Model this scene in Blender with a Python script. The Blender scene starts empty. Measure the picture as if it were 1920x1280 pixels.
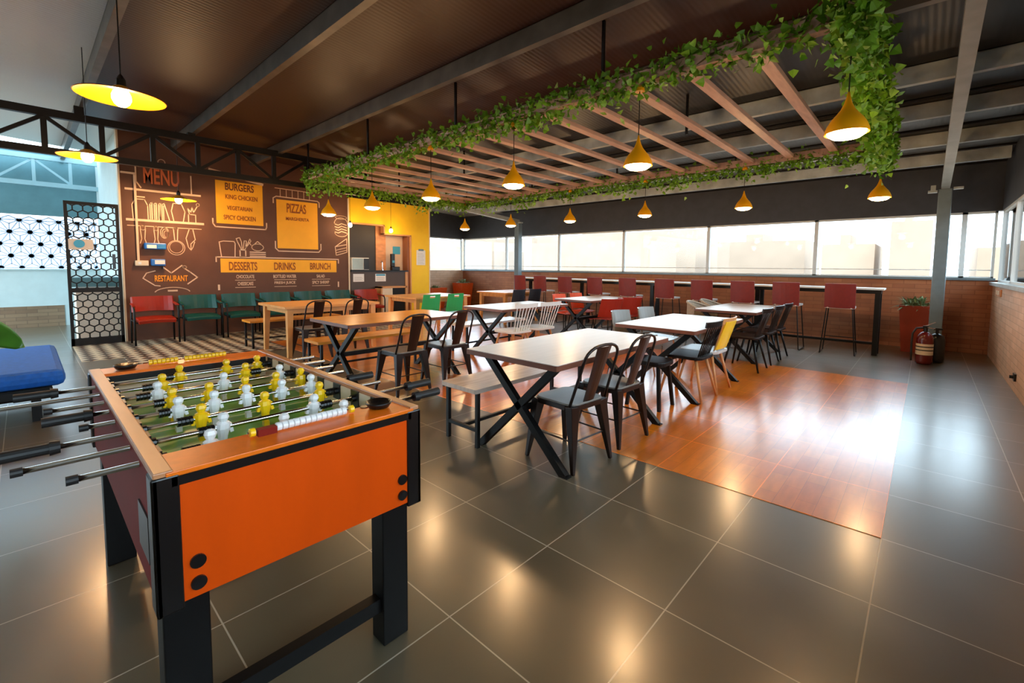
import bpy, math, random
from mathutils import Vector, Matrix
random.seed(7)
S = bpy.context.scene
COL = S.collection
PI = math.pi
# ---------------------------------------------------------------- camera
cam_d = bpy.data.cameras.new('camera')
cam = bpy.data.objects.new('camera', cam_d)
COL.objects.link(cam)
R_ = (0.74328037, 0.66890335, 0.01012869)
D_ = (0.05461382, -0.04558259, -0.99746657)
F_ = (-0.66674704, 0.74195049, -0.07041202)
mw = Matrix.Identity(4)
for i in range(3):
    mw[i][0] = R_[i]
    mw[i][1] = -D_[i]
    mw[i][2] = -F_[i]
mw[2][3] = 1.35
cam.matrix_world = mw
cam_d.sensor_width = 36
cam_d.lens = 840.546 / 1920 * 36
cam_d.shift_x = -20.8 / 1920
cam_d.shift_y = -79.8 / 1920
cam_d.clip_start = 0.02
cam_d.clip_end = 600
S.camera = cam
# ---------------------------------------------------------------- world, exposure
S.view_settings.view_transform = 'Standard'
S.view_settings.look = 'None'
S.view_settings.gamma = 1
S.view_settings.use_curve_mapping = False
S.view_settings.exposure = 0.4
w = bpy.data.worlds.new('sky')
S.world = w
w.use_nodes = True
bg = w.node_tree.nodes['Background']
bg.inputs[0].default_value = (0.68, 0.88, 1.0, 1)
bg.inputs[1].default_value = 5.5
try:
    S.cycles.use_denoising = True
    S.cycles.max_bounces = 8
    S.cycles.diffuse_bounces = 4
    S.cycles.glossy_bounces = 4
    S.cycles.transmission_bounces = 4
    S.cycles.transparent_max_bounces = 12
    S.cycles.sample_clamp_indirect = 6
    S.cycles.caustics_reflective = False
    S.cycles.caustics_refractive = False
except Exception:
    pass


# ---------------------------------------------------------------- materials
def lin(c):
    return tuple(((v / 255) / 12.92 if v / 255 <= 0.04045 else ((v / 255 + 0.055) / 1.055) ** 2.4) for v in c) + (1,)


def mat(name, c, rough=0.5, metal=0.0, var=0.12, scale=6.0, bump=0.0, coat=0.0, emit=0.0, ecol=None, spec=0.5, stretch=None):
    m = bpy.data.materials.new(name)
    m.use_nodes = True
    nt = m.node_tree
    b = nt.nodes['Principled BSDF']
    col = lin(c)
    b.inputs['Base Color'].default_value = col
    b.inputs['Roughness'].default_value = rough
    b.inputs['Metallic'].default_value = metal
    b.inputs['Specular IOR Level'].default_value = spec
    if coat:
        b.inputs['Coat Weight'].default_value = coat
        b.inputs['Coat Roughness'].default_value = 0.08
    if var or bump:
        tc = nt.nodes.new('ShaderNodeTexCoord')
        mp = nt.nodes.new('ShaderNodeMapping')
        nt.links.new(tc.outputs['Object'], mp.inputs[0])
        if stretch:
            mp.inputs['Scale'].default_value = stretch
        n = nt.nodes.new('ShaderNodeTexNoise')
        n.inputs['Scale'].default_value = scale
        n.inputs['Detail'].default_value = 5
        nt.links.new(mp.outputs[0], n.inputs['Vector'])
        cr = nt.nodes.new('ShaderNodeValToRGB')
        cr.color_ramp.elements[0].position = 0.3
        cr.color_ramp.elements[1].position = 0.7
        cr.color_ramp.elements[0].color = tuple(v * (1 - var) for v in col[:3]) + (1,)
        cr.color_ramp.elements[1].color = tuple(min(1, v * (1 + var)) for v in col[:3]) + (1,)
        nt.links.new(n.outputs[0], cr.inputs[0])
        nt.links.new(cr.outputs[0], b.inputs['Base Color'])
        if bump:
            bp = nt.nodes.new('ShaderNodeBump')
            bp.inputs['Strength'].default_value = bump
            bp.inputs['Distance'].default_value = 0.01
            nt.links.new(n.outputs[0], bp.inputs['Height'])
            nt.links.new(bp.outputs[0], b.inputs['Normal'])
    if emit:
        b.inputs['Emission Color'].default_value = lin(ecol or c)
        b.inputs['Emission Strength'].default_value = emit
    return m


def nodes_of(m):
    nt = m.node_tree
    return nt, nt.nodes['Principled BSDF']


def mk(nt, t, **kw):
    n = nt.nodes.new(t)
    for k, v in kw.items():
        setattr(n, k, v)
    return n


def tile_floor():
    m = mat('grey_floor_tile', (86, 84, 80), 0.2, var=0)
    nt, b = nodes_of(m)
    geo = mk(nt, 'ShaderNodeNewGeometry')
    mp = mk(nt, 'ShaderNodeMapping')
    mp.inputs['Location'].default_value = (0.1, -1.04, 0)
    nt.links.new(geo.outputs['Position'], mp.inputs[0])
    br = mk(nt, 'ShaderNodeTexBrick')
    br.offset = 0
    br.inputs['Scale'].default_value = 1
    br.inputs['Brick Width'].default_value = 0.6
    br.inputs['Row Height'].default_value = 0.6
    br.inputs['Mortar Size'].default_value = 0.003
    br.inputs['Mortar Smooth'].default_value = 0.2
    br.inputs['Color1'].default_value = lin((86, 77, 60))
    br.inputs['Color2'].default_value = lin((96, 87, 68))
    br.inputs['Mortar'].default_value = lin((176, 168, 150))
    nt.links.new(mp.outputs[0], br.inputs['Vector'])
    n = mk(nt, 'ShaderNodeTexNoise')
    n.inputs['Scale'].default_value = 2.2
    n.inputs['Detail'].default_value = 8
    nt.links.new(geo.outputs['Position'], n.inputs['Vector'])
    mr = mk(nt, 'ShaderNodeMapRange')
    mr.inputs['To Min'].default_value = 0.72
    mr.inputs['To Max'].default_value = 1.25
    nt.links.new(n.outputs[0], mr.inputs['Value'])
    mx = mk(nt, 'ShaderNodeMix', data_type='RGBA', blend_type='MULTIPLY')
    mx.inputs[0].default_value = 1
    nt.links.new(br.outputs['Color'], mx.inputs[6])
    nt.links.new(mr.outputs[0], mx.inputs[7])
    nt.links.new(mx.outputs[2], b.inputs['Base Color'])
    r2 = mk(nt, 'ShaderNodeMapRange')
    r2.inputs['To Min'].default_value = 0.26
    r2.inputs['To Max'].default_value = 0.4
    nt.links.new(n.outputs[0], r2.inputs['Value'])
    nt.links.new(r2.outputs[0], b.inputs['Roughness'])
    bp = mk(nt, 'ShaderNodeBump')
    bp.inputs['Strength'].default_value = 0.3
    bp.inputs['Distance'].default_value = 0.002
    inv = mk(nt, 'ShaderNodeMath', operation='SUBTRACT')
    inv.inputs[0].default_value = 1
    nt.links.new(br.outputs['Fac'], inv.inputs[1])
    nt.links.new(inv.outputs[0], bp.inputs['Height'])
    nt.links.new(bp.outputs[0], b.inputs['Normal'])
    b.inputs['Specular IOR Level'].default_value = 0.9
    b.inputs['Coat Weight'].default_value = 0.7
    b.inputs['Coat Roughness'].default_value = 0.21
    b.inputs['Coat IOR'].default_value = 1.7
    return m


def wood_floor():
    m = mat('orange_wood_tile', (196, 106, 32), 0.13, var=0)
    nt, b = nodes_of(m)
    geo = mk(nt, 'ShaderNodeNewGeometry')
    mp = mk(nt, 'ShaderNodeMapping')
    mp.inputs['Location'].default_value = (0.1, -2.84, 0)
    nt.links.new(geo.outputs['Position'], mp.inputs[0])
    br = mk(nt, 'ShaderNodeTexBrick')
    br.offset = 0
    for k, v in (('Scale', 1), ('Brick Width', 0.6), ('Row Height', 0.6), ('Mortar Size', 0.003)):
        br.inputs[k].default_value = v
    br.inputs['Color1'].default_value = (1, 1, 1, 1)
    br.inputs['Color2'].default_value = (0.85, 0.85, 0.85, 1)
    br.inputs['Mortar'].default_value = (1.9, 1.8, 1.6, 1)
    nt.links.new(mp.outputs[0], br.inputs['Vector'])
    pl = mk(nt, 'ShaderNodeTexBrick')
    pl.offset = 0.5
    for k, v in (('Scale', 1), ('Brick Width', 0.3), ('Row Height', 0.1), ('Mortar Size', 0.001)):
        pl.inputs[k].default_value = v
    pl.inputs['Color1'].default_value = lin((236, 134, 22))
    pl.inputs['Color2'].default_value = lin((222, 116, 16))
    pl.inputs['Mortar'].default_value = lin((176, 92, 26))
    rt = mk(nt, 'ShaderNodeMapping')
    rt.inputs['Rotation'].default_value = (0, 0, PI / 2)
    nt.links.new(mp.outputs[0], rt.inputs[0])
    nt.links.new(rt.outputs[0], pl.inputs['Vector'])
    st = mk(nt, 'ShaderNodeMapping')
    st.inputs['Scale'].default_value = (14, 2.5, 1)
    nt.links.new(geo.outputs['Position'], st.inputs[0])
    n = mk(nt, 'ShaderNodeTexNoise')
    n.inputs['Scale'].default_value = 1.5
    n.inputs['Detail'].default_value = 7
    nt.links.new(st.outputs[0], n.inputs['Vector'])
    mr = mk(nt, 'ShaderNodeMapRange')
    mr.inputs['To Min'].default_value = 0.65
    mr.inputs['To Max'].default_value = 1.3
    nt.links.new(n.outputs[0], mr.inputs['Value'])
    a = mk(nt, 'ShaderNodeMix', data_type='RGBA', blend_type='MULTIPLY')
    a.inputs[0].default_value = 1
    nt.links.new(pl.outputs['Color'], a.inputs[6])
    nt.links.new(mr.outputs[0], a.inputs[7])
    c = mk(nt, 'ShaderNodeMix', data_type='RGBA', blend_type='MULTIPLY')
    c.inputs[0].default_value = 1
    nt.links.new(a.outputs[2], c.inputs[6])
    nt.links.new(br.outputs['Color'], c.inputs[7])
    nt.links.new(c.outputs[2], b.inputs['Base Color'])
    b.inputs['Roughness'].default_value = 0.3
    b.inputs['Specular IOR Level'].default_value = 0.8
    b.inputs['Coat Weight'].default_value = 0.8
    b.inputs['Coat Roughness'].default_value = 0.2
    b.inputs['Coat IOR'].default_value = 1.7
    return m


def checker_floor():
    m = mat('patterned_tile', (200, 190, 170), 0.35, var=0)
    nt, b = nodes_of(m)
    geo = mk(nt, 'ShaderNodeNewGeometry')
    mp = mk(nt, 'ShaderNodeMapping')
    mp.inputs['Rotation'].default_value = (0, 0, PI / 4)
    mp.inputs['Scale'].default_value = (7.5, 7.5, 7.5)
    nt.links.new(geo.outputs['Position'], mp.inputs[0])
    ch = mk(nt, 'ShaderNodeTexChecker')
    ch.inputs['Scale'].default_value = 1
    ch.inputs['Color1'].default_value = lin((206, 192, 164))
    ch.inputs['Color2'].default_value = lin((70, 56, 48))
    nt.links.new(mp.outputs[0], ch.inputs['Vector'])
    nt.links.new(ch.outputs['Color'], b.inputs['Base Color'])
    return m


def brick_mat(name, c1, c2, mort, ax='X', bw=0.3, rh=0.075):
    m = mat(name, c1, 0.7, var=0)
    nt, b = nodes_of(m)
    geo = mk(nt, 'ShaderNodeNewGeometry')
    sp = mk(nt, 'ShaderNodeSeparateXYZ')
    cb = mk(nt, 'ShaderNodeCombineXYZ')
    nt.links.new(geo.outputs['Position'], sp.inputs[0])
    nt.links.new(sp.outputs[ax], cb.inputs[0])
    nt.links.new(sp.outputs['Z'], cb.inputs[1])
    br = mk(nt, 'ShaderNodeTexBrick')
    for k, v in (('Scale', 1), ('Brick Width', bw), ('Row Height', rh), ('Mortar Size', 0.006), ('Mortar Smooth', 0.5)):
        br.inputs[k].default_value = v
    br.inputs['Color1'].default_value = lin(c1)
    br.inputs['Color2'].default_value = lin(c2)
    br.inputs['Mortar'].default_value = lin(mort)
    nt.links.new(cb.outputs[0], br.inputs['Vector'])
    n = mk(nt, 'ShaderNodeTexNoise')
    n.inputs['Scale'].default_value = 3
    n.inputs['Detail'].default_value = 6
    nt.links.new(geo.outputs['Position'], n.inputs['Vector'])
    mr = mk(nt, 'ShaderNodeMapRange')
    mr.inputs['To Min'].default_value = 0.7
    mr.inputs['To Max'].default_value = 1.3
    nt.links.new(n.outputs[0], mr.inputs['Value'])
    mx = mk(nt, 'ShaderNodeMix', data_type='RGBA', blend_type='MULTIPLY')
    mx.inputs[0].default_value = 1
    nt.links.new(br.outputs['Color'], mx.inputs[6])
    nt.links.new(mr.outputs[0], mx.inputs[7])
    nt.links.new(mx.outputs[2], b.inputs['Base Color'])
    return m


def ribbed(name, c, ax, pitch, rough=0.35, metal=0.0, strength=0.6):
    m = mat(name, c, rough, metal, var=0)
    nt, b = nodes_of(m)
    geo = mk(nt, 'ShaderNodeNewGeometry')
    wv = mk(nt, 'ShaderNodeTexWave', wave_type='BANDS', bands_direction=ax, wave_profile='SIN')
    wv.inputs['Scale'].default_value = 1 / pitch * 0.314
    nt.links.new(geo.outputs['Position'], wv.inputs['Vector'])
    bp = mk(nt, 'ShaderNodeBump')
    bp.inputs['Strength'].default_value = strength
    bp.inputs['Distance'].default_value = 0.01
    nt.links.new(wv.outputs['Fac'], bp.inputs['Height'])
    nt.links.new(bp.outputs[0], b.inputs['Normal'])
    return m


def pane_mat():
    m = bpy.data.materials.new('clear_pane')
    m.use_nodes = True
    nt = m.node_tree
    nt.nodes.clear()
    out = mk(nt, 'ShaderNodeOutputMaterial')
    mix = mk(nt, 'ShaderNodeMixShader')
    tr = mk(nt, 'ShaderNodeBsdfTransparent')
    gl = mk(nt, 'ShaderNodeBsdfGlossy')
    gl.inputs['Roughness'].default_value = 0.03
    tr.inputs[0].default_value = (0.98, 0.99, 1, 1)
    fr = mk(nt, 'ShaderNodeFresnel')
    fr.inputs[0].default_value = 1.22
    nt.links.new(fr.outputs[0], mix.inputs[0])
    nt.links.new(tr.outputs[0], mix.inputs[1])
    nt.links.new(gl.outputs[0], mix.inputs[2])
    nt.links.new(mix.outputs[0], out.inputs[0])
    return m


M = dict(
    tile=tile_floor(), wood=wood_floor(), check=checker_floor(),
    brick_x=brick_mat('brown_brick', (176, 112, 74), (160, 96, 62), (142, 86, 58), 'X'),
    brick_y=brick_mat('pale_brown_brick', (214, 176, 146), (202, 160, 128), (186, 150, 122), 'Y'),
    brick_l=brick_mat('dusty_brick', (142, 118, 92), (122, 96, 74), (108, 88, 70), 'Y'),
    roof=ribbed('brown_roof_sheet', (56, 30, 23), 'X', 0.05, 0.45, 0.0, 0.12),
    roof_shaded=ribbed('shaded_roof_sheet', (20, 15, 16), 'X', 0.05, 0.45, 0.0, 0.12),  # same roof, with the shade of the window side put into the colour
    roof_light=ribbed('pale_roof_sheet', (218, 212, 202), 'X', 0.05, 0.38, 0.0, 0.4),
    purlin=mat('lit_galvanized_purlin', (184, 196, 200), 0.5, 0.0, var=0.3, scale=4),  # far purlins: the light on their faces is put into the colour
    purlin_shaded=mat('shaded_galvanized_purlin', (92, 86, 80), 0.4, 0.2, var=0.3, scale=4),  # near copies of the same purlins, shade put into the colour
    band=mat('charcoal_fascia', (62, 64, 70), 0.6),
    dark=mat('dark_steel', (16, 12, 13), 0.5, 0.0, spec=0.3),
    black=mat('black_powder_coat', (9, 9, 10), 0.42, spec=0.28),
    bronze=mat('dark_bronze_steel', (40, 29, 26), 0.32, 0.45, var=0.2),
    seat_sheen=mat('grey_sheen_seat', (124, 120, 114), 0.3, 0.0),  # grey reflection on the bronze seat tops, put into the colour
    chrome=mat('polished_steel', (215, 215, 218), 0.16, 1.0, var=0.05),
    steelgrey=mat('grey_painted_steel', (110, 124, 130), 0.4, 0.2),
    zinc=mat('pale_zinc', (172, 178, 176), 0.4, 0.3),
    white=mat('white_paint', (226, 228, 226), 0.5, var=0.03),
    cream=mat('cream_laminate', (226, 206, 178), 0.4, var=0.05),
    bluewhite=mat('pale_wall_paint', (196, 214, 216), 0.7, var=0.04),
    teal_wall=mat('teal_grey_paint', (86, 128, 138), 0.7, var=0.08),
    yellow=mat('yellow_wall_paint', (255, 204, 18), 0.6, var=0.04),
    mural=mat('dark_brown_mural_paint', (96, 60, 44), 0.7, var=0.1, scale=3),
    panel_y=mat('yellow_menu_paint', (250, 176, 24), 0.6, var=0.03),
    chalk=mat('chalk_white_paint', (226, 190, 160), 0.8, var=0.05),
    letter_o=mat('orange_letter_paint', (214, 108, 60), 0.7, var=0.05),
    letter_y=mat('amber_letter_paint', (250, 160, 30), 0.7, var=0.05),
    letter_b=mat('brown_letter_paint', (150, 76, 20), 0.7, var=0.05),
    letter_d=mat('dark_letter_paint', (104, 52, 30), 0.7, var=0.05),
    lightwood=mat('light_oak', (222, 158, 92), 0.35, var=0.14, scale=3, stretch=(8, 1, 1)),
    oakleg=mat('pale_beech', (206, 146, 92), 0.4, var=0.12, scale=4),
    orangewood=mat('honey_wood', (216, 142, 50), 0.22, var=0.18, scale=3, stretch=(9, 1, 1)),
    greytop=mat('pale_grey_sheen', (202, 198, 194), 0.3, var=0.06, scale=3, stretch=(9, 1, 1)),  # on the tables, window reflection over brown wood put into the colour
    edge=mat('brown_table_edge', (112, 66, 48), 0.4, var=0.15),
    benchtop=mat('white_lit_bench_wood', (206, 186, 170), 0.25, var=0.15, scale=3, stretch=(9, 1, 1)),  # white light on the bench wood is part of this colour
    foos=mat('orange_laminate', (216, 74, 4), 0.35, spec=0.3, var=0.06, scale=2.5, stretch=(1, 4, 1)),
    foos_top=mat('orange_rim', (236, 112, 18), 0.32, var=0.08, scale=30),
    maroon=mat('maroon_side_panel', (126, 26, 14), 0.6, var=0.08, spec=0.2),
    rimwood=mat('wood_rim', (190, 130, 88), 0.35, var=0.12, scale=3, stretch=(1, 6, 1)),
    field=mat('green_playfield', (96, 170, 56), 0.3, var=0.25, scale=9),
    fieldline=mat('pale_field_marking', (206, 214, 150), 0.4, var=0.04),
    fcream=mat('cream_inner_wall', (232, 210, 182), 0.4, var=0.04),
    pl_y=mat('yellow_plastic', (246, 196, 20), 0.3, var=0.05),
    pl_w=mat('white_plastic', (232, 232, 232), 0.3, var=0.03),
    blackpl=mat('black_plastic', (16, 15, 16), 0.28),
    rubber=mat('black_rubber', (26, 24, 24), 0.55),
    red_st=mat('deep_red_upholstery', (112, 24, 18), 0.5, var=0.1, scale=20),
    red_ch=mat('rust_red_vinyl', (152, 36, 16), 0.4, var=0.08, spec=0.3),
    teal_ch=mat('teal_vinyl', (0, 76, 74), 0.38, var=0.1, spec=0.35),
    orange_ch=mat('orange_shell_plastic', (228, 82, 22), 0.4, var=0.05),
    green_ch=mat('green_shell_plastic', (44, 168, 96), 0.4, var=0.05),
    grey_shell=mat('smoky_grey_plastic', (128, 126, 120), 0.25, var=0.05),
    rattan=mat('grey_rattan', (156, 148, 136), 0.6, var=0.2, scale=60),
    navy=mat('dark_navy_fabric', (24, 26, 38), 0.7),
    planter=mat('terracotta_orange_planter', (224, 84, 20), 0.5, var=0.08),
    planter_r=mat('rust_planter', (168, 62, 34), 0.55, var=0.08),
    leaf=mat('ivy_leaf', (112, 164, 40), 0.45, var=0.4, scale=9),
    leaf2=mat('planter_foliage', (128, 146, 104), 0.5, var=0.4, scale=30),
    bigleaf=mat('glossy_leaf', (58, 112, 34), 0.3, var=0.3, scale=7),
    stem=mat('woody_stem', (78, 62, 38), 0.7),
    slat=mat('weathered_pergola_wood', (186, 152, 138), 0.5, var=0.14, scale=5, stretch=(6, 1, 1)),
    lamp_y=mat('yellow_lamp_enamel', (244, 168, 10), 0.35, var=0.04),
    glow=mat('warm_lamp_glow', (255, 226, 170), 0.5, var=0, emit=16, ecol=(255, 222, 170)),
    bulb=mat('bright_bulb', (255, 236, 200), 0.5, var=0, emit=22, ecol=(255, 226, 176)),
    brass=mat('aged_brass', (150, 96, 44), 0.35, 0.8),
    ext_red=mat('extinguisher_maroon', (96, 20, 18), 0.25, var=0.05),
    paper=mat('white_paper', (232, 230, 226), 0.8, var=0.02),
    bluesign=mat('blue_sign', (62, 160, 196), 0.5, var=0.04),
    bluepl=mat('blue_plastic', (20, 104, 190), 0.35, var=0.05),
    blue_cush=mat('royal_blue_fabric', (8, 96, 196), 0.75, var=0.12, scale=30, bump=0.1),
    pane=pane_mat(),
    bldg=mat('hazy_cream_render', (158, 136, 118), 0.9, var=0.08, scale=0.4),
    bldg2=mat('hazy_sand_render', (168, 144, 124), 0.9, var=0.08, scale=0.4),
    screenglass=mat('pale_microwave_door', (170, 186, 184), 0.15, 0.2),
    beige=mat('beige_door', (214, 186, 158), 0.5, var=0.04),
    panelwood=mat('orange_wall_wood', (204, 138, 88), 0.5, var=0.2, scale=5, stretch=(1, 1, 3)),
    browndoor=mat('brown_jamb', (140, 84, 52), 0.5, var=0.1),
    dpanel=mat('dark_brown_counter_panel', (74, 58, 50), 0.5, var=0.06),
    slate=mat('slate_black_panel', (48, 44, 44), 0.6, var=0.06),
    breeze=mat('blue_grey_breeze_block', (190, 206, 232), 0.8, var=0.1),
    truss_b=mat('pale_blue_truss_steel', (150, 190, 204), 0.5, var=0.05),
    plaque=mat('beige_plaque', (216, 196, 178), 0.6, var=0.03),
)


# ---------------------------------------------------------------- geometry collector
class MB:
    def __init__(s):
        s.v = []
        s.f = []

    def add(s, vs, fs):
        n = len(s.v)
        s.v += [Vector(p) for p in vs]
        s.f += [tuple(i + n for i in f) for f in fs]
        return s

    def box(s, x0, x1, y0, y1, z0, z1):
        return s.add([(x0, y0, z0), (x1, y0, z0), (x1, y1, z0), (x0, y1, z0), (x0, y0, z1), (x1, y0, z1), (x1, y1, z1), (x0, y1, z1)],
                     [(0, 3, 2, 1), (4, 5, 6, 7), (0, 1, 5, 4), (1, 2, 6, 5), (2, 3, 7, 6), (3, 0, 4, 7)])

    def cbox(s, x, y, z, sx, sy, sz):
        return s.box(x - sx / 2, x + sx / 2, y - sy / 2, y + sy / 2, z, z + sz)

    def bar(s, p, q, w, h=None, w2=None, h2=None, up=(0, 0, 1)):
        """rectangular bar from p to q; w across, h along the up direction, w2/h2 at the far end"""
        h = h or w
        w2 = w if w2 is None else w2
        h2 = h if h2 is None else h2
        p, q = Vector(p), Vector(q)
        d = (q - p).normalized()
        u = Vector(up)
        if abs(d.dot(u)) > 0.98:
            u = Vector((0, 1, 0))
        a = d.cross(u).normalized()
        b = a.cross(d).normalized()
        vs = []
        for c, ww, hh in ((p, w, h), (q, w2, h2)):
            for sx, sy in ((-1, -1), (1, -1), (1, 1), (-1, 1)):
                vs.append(c + a * (sx * ww / 2) + b * (sy * hh / 2))
        return s.add(vs, [(0, 3, 2, 1), (4, 5, 6, 7), (0, 1, 5, 4), (1, 2, 6, 5), (2, 3, 7, 6), (3, 0, 4, 7)])

    def cyl(s, p, q, r, r2=None, n=12):
        r2 = r if r2 is None else r2
        p, q = Vector(p), Vector(q)
        d = (q - p).normalized()
        u = Vector((0, 0, 1)) if abs(d.z) < 0.95 else Vector((1, 0, 0))
        a = d.cross(u).normalized()
        b = d.cross(a).normalized()
        vs = []
        for c, rr in ((p, r), (q, r2)):
            for i in range(n):
                t = 2 * PI * i / n
                vs.append(c + a * (rr * math.cos(t)) + b * (rr * math.sin(t)))
        fs = [(i, (i + 1) % n, n + (i + 1) % n, n + i) for i in range(n)]
        fs += [tuple(range(n - 1, -1, -1)), tuple(range(n, 2 * n))]
        return s.add(vs, fs)

    def tube(s, pts, r, n=8, closed=False):
        pts = [Vector(p) for p in pts]
        m = len(pts)
        rings = []
        a = None
        for i, p in enumerate(pts):
            if closed:
                d = (pts[(i + 1) % m] - pts[i - 1]).normalized()
            else:
                d = (pts[min(i + 1, m - 1)] - pts[max(i - 1, 0)]).normalized()
            if a is None:
                u = Vector((0, 0, 1)) if abs(d.z) < 0.9 else Vector((1, 0, 0))
                a = d.cross(u).normalized()
            else:
                a = (a - d * a.dot(d)).normalized()
            b = d.cross(a)
            rings.append([p + a * (r * math.cos(2 * PI * k / n)) + b * (r * math.sin(2 * PI * k / n)) for k in range(n)])
        vs = [v for ring in rings for v in ring]
        fs = []
        for i in range(m if closed else m - 1):
            j = (i + 1) % m
            for k in range(n):
                fs.append((i * n + k, i * n + (k + 1) % n, j * n + (k + 1) % n, j * n + k))
        if not closed:
            fs += [tuple(range(n - 1, -1, -1)), tuple(range((m - 1) * n, m * n))]
        return s.add(vs, fs)

    def lathe(s, prof, c=(0, 0, 0), n=24, cap=False):
        c = Vector(c)
        vs = []
        for r, z in prof:
            for i in range(n):
                t = 2 * PI * i / n
                vs.append(c + Vector((r * math.cos(t), r * math.sin(t), z)))
        fs = []
        for j in range(len(prof) - 1):
            for i in range(n):
                fs.append((j * n + i, j * n + (i + 1) % n, (j + 1) * n + (i + 1) % n, (j + 1) * n + i))
        if cap:
            fs += [tuple(range(n - 1, -1, -1)), tuple(range((len(prof) - 1) * n, len(prof) * n))]
        return s.add(vs, fs)

    def ball(s, c, r, sz=1.0, n=10):
        prof = [(max(1e-4, r * math.sin(PI * k / 7)), -r * sz * math.cos(PI * k / 7)) for k in range(8)]
        return s.lathe(prof, c, n)

    def prism(s, poly, axis, a, b):
        """extrude a 2D polygon; axis 'x': poly=(y,z), 'y': (x,z), 'z': (x,y)"""
        n = len(poly)
        f = {'x': lambda p, t: (t, p[0], p[1]), 'y': lambda p, t: (p[0], t, p[1]), 'z': lambda p, t: (p[0], p[1], t)}[axis]
        vs = [f(p, a) for p in poly] + [f(p, b) for p in poly]
        fs = [(i, (i + 1) % n, n + (i + 1) % n, n + i) for i in range(n)] + [tuple(range(n - 1, -1, -1)), tuple(range(n, 2 * n))]
        return s.add(vs, fs)

    def grid(s, fn, nu, nv, th=0.0):
        """surface fn(u,v) -> point, u,v in 0..1; th gives it thickness along normals"""
        P = [[Vector(fn(i / nu, j / nv)) for j in range(nv + 1)] for i in range(nu + 1)]

        def nrm(i, j):
            a = P[min(i + 1, nu)][j] - P[max(i - 1, 0)][j]
            b = P[i][min(j + 1, nv)] - P[i][max(j - 1, 0)]
            return a.cross(b).normalized()
        k = nv + 1
        vs = [P[i][j] for i in range(nu + 1) for j in range(nv + 1)]
        fs = [(i * k + j, (i + 1) * k + j, (i + 1) * k + j + 1, i * k + j + 1) for i in range(nu) for j in range(nv)]
        if th:
            o = len(vs)
            vs += [P[i][j] - nrm(i, j) * th for i in range(nu + 1) for j in range(nv + 1)]
            fs += [(o + i * k + j, o + i * k + j + 1, o + (i + 1) * k + j + 1, o + (i + 1) * k + j) for i in range(nu) for j in range(nv)]
            rim = [i * k for i in range(nu + 1)] + [nu * k + j for j in range(1, nv + 1)] + [i * k + nv for i in range(nu - 1, -1, -1)] + [j for j in range(nv - 1, 0, -1)]
            for a in range(len(rim)):
                p, q = rim[a], rim[(a + 1) % len(rim)]
                fs.append((q, p, o + p, o + q))
        return s.add(vs, fs)

    def build(s, name, m, parent=None, world=False, smooth=False, bevel=0.0, label=None):
        off = Vector((0, 0, 0))
        if parent is None and s.v:
            xs = [v.x for v in s.v]
            ys = [v.y for v in s.v]
            zs = [v.z for v in s.v]
            off = Vector(((min(xs) + max(xs)) / 2, (min(ys) + max(ys)) / 2, min(zs)))
        elif world:
            q = parent
            while q is not None:
                off += q.location
                q = q.parent
        me = bpy.data.meshes.new(name)
        me.from_pydata([tuple(v - off) for v in s.v], [], s.f)
        me.update()
        o = bpy.data.objects.new(name, me)
        COL.objects.link(o)
        me.materials.append(m)
        if smooth:
            for p in me.polygons:
                p.use_smooth = True
        if parent is None:
            o.location = off
        else:
            o.parent = parent
        if bevel:
            md = o.modifiers.new('bevel', 'BEVEL')
            md.width = bevel
            md.segments = 2
            md.limit_method = 'ANGLE'
        if label:
            o['label'] = label
        return o


def tag(o, label, cat, group=None):
    o['label'] = label
    o['category'] = cat
    if group:
        o['group'] = group
    elif 'group' in o:
        del o['group']
    return o


def thing(name, label, cat, loc=(0, 0, 0), rz=0, group=None):
    o = bpy.data.objects.new(name, None)
    COL.objects.link(o)
    o.empty_display_size = 0.1
    o.location = loc
    o.rotation_euler = (0, 0, rz)
    return tag(o, label, cat, group)


def dup(root, loc, rz, label, group):
    def cp(o, par):
        c = o.copy()
        COL.objects.link(c)
        c.parent = par
        for ch in o.children:
            cp(ch, c)
        return c
    kids = list(root.children)
    r = root.copy()
    COL.objects.link(r)
    for ch in kids:
        cp(ch, r)
    r.location = loc
    r.rotation_euler = (0, 0, rz)
    r['label'] = label
    r['group'] = group
    return r


def place_all(proto, items, group):
    """items: (x, y, rz, label) - the first moves the prototype itself"""
    out = []
    for i, (x, y, rz, label) in enumerate(items):
        if i == 0:
            proto.location = (x, y, 0)
            proto.rotation_euler = (0, 0, rz)
            proto['label'] = label
            if len(items) > 1:
                proto['group'] = group
            out.append(proto)
        else:
            out.append(dup(proto, (x, y, 0), rz, label, group))
    return out


def struct(name, mb, m, parent=None, **kw):
    o = mb.build(name, m, parent, world=parent is not None, **kw)
    if parent is None:
        o['kind'] = 'structure'
    return o


def roof_z(y):
    return 3.1 + 0.055 * (10.46 - y)


# ================================================================ THE SETTING
XW = -10.21      # the mural and yellow wall
XB = -13.75      # far wall of the open court on the left
XR = 0.8         # right wall
YW = 10.46       # window wall
XL = -12.3       # left end of the window wall
Y0 = -3.2
struct('floor', MB().box(XB - .2, XR + .2, Y0, YW + .2, -0.15, 0), M['tile'])
fw = struct('floor', MB().box(-8.5, -0.1, 2.84, 7.04, 0.0, 0.003), M['wood'])
fc = struct('floor', MB().box(-10.2, -8.5, 0.47, 7.4, 0.0, 0.003), M['check'])
fc2 = struct('floor', MB().box(-8.5, -7.6, 0.9, 2.84, 0.0, 0.003), M['check'])


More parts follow.
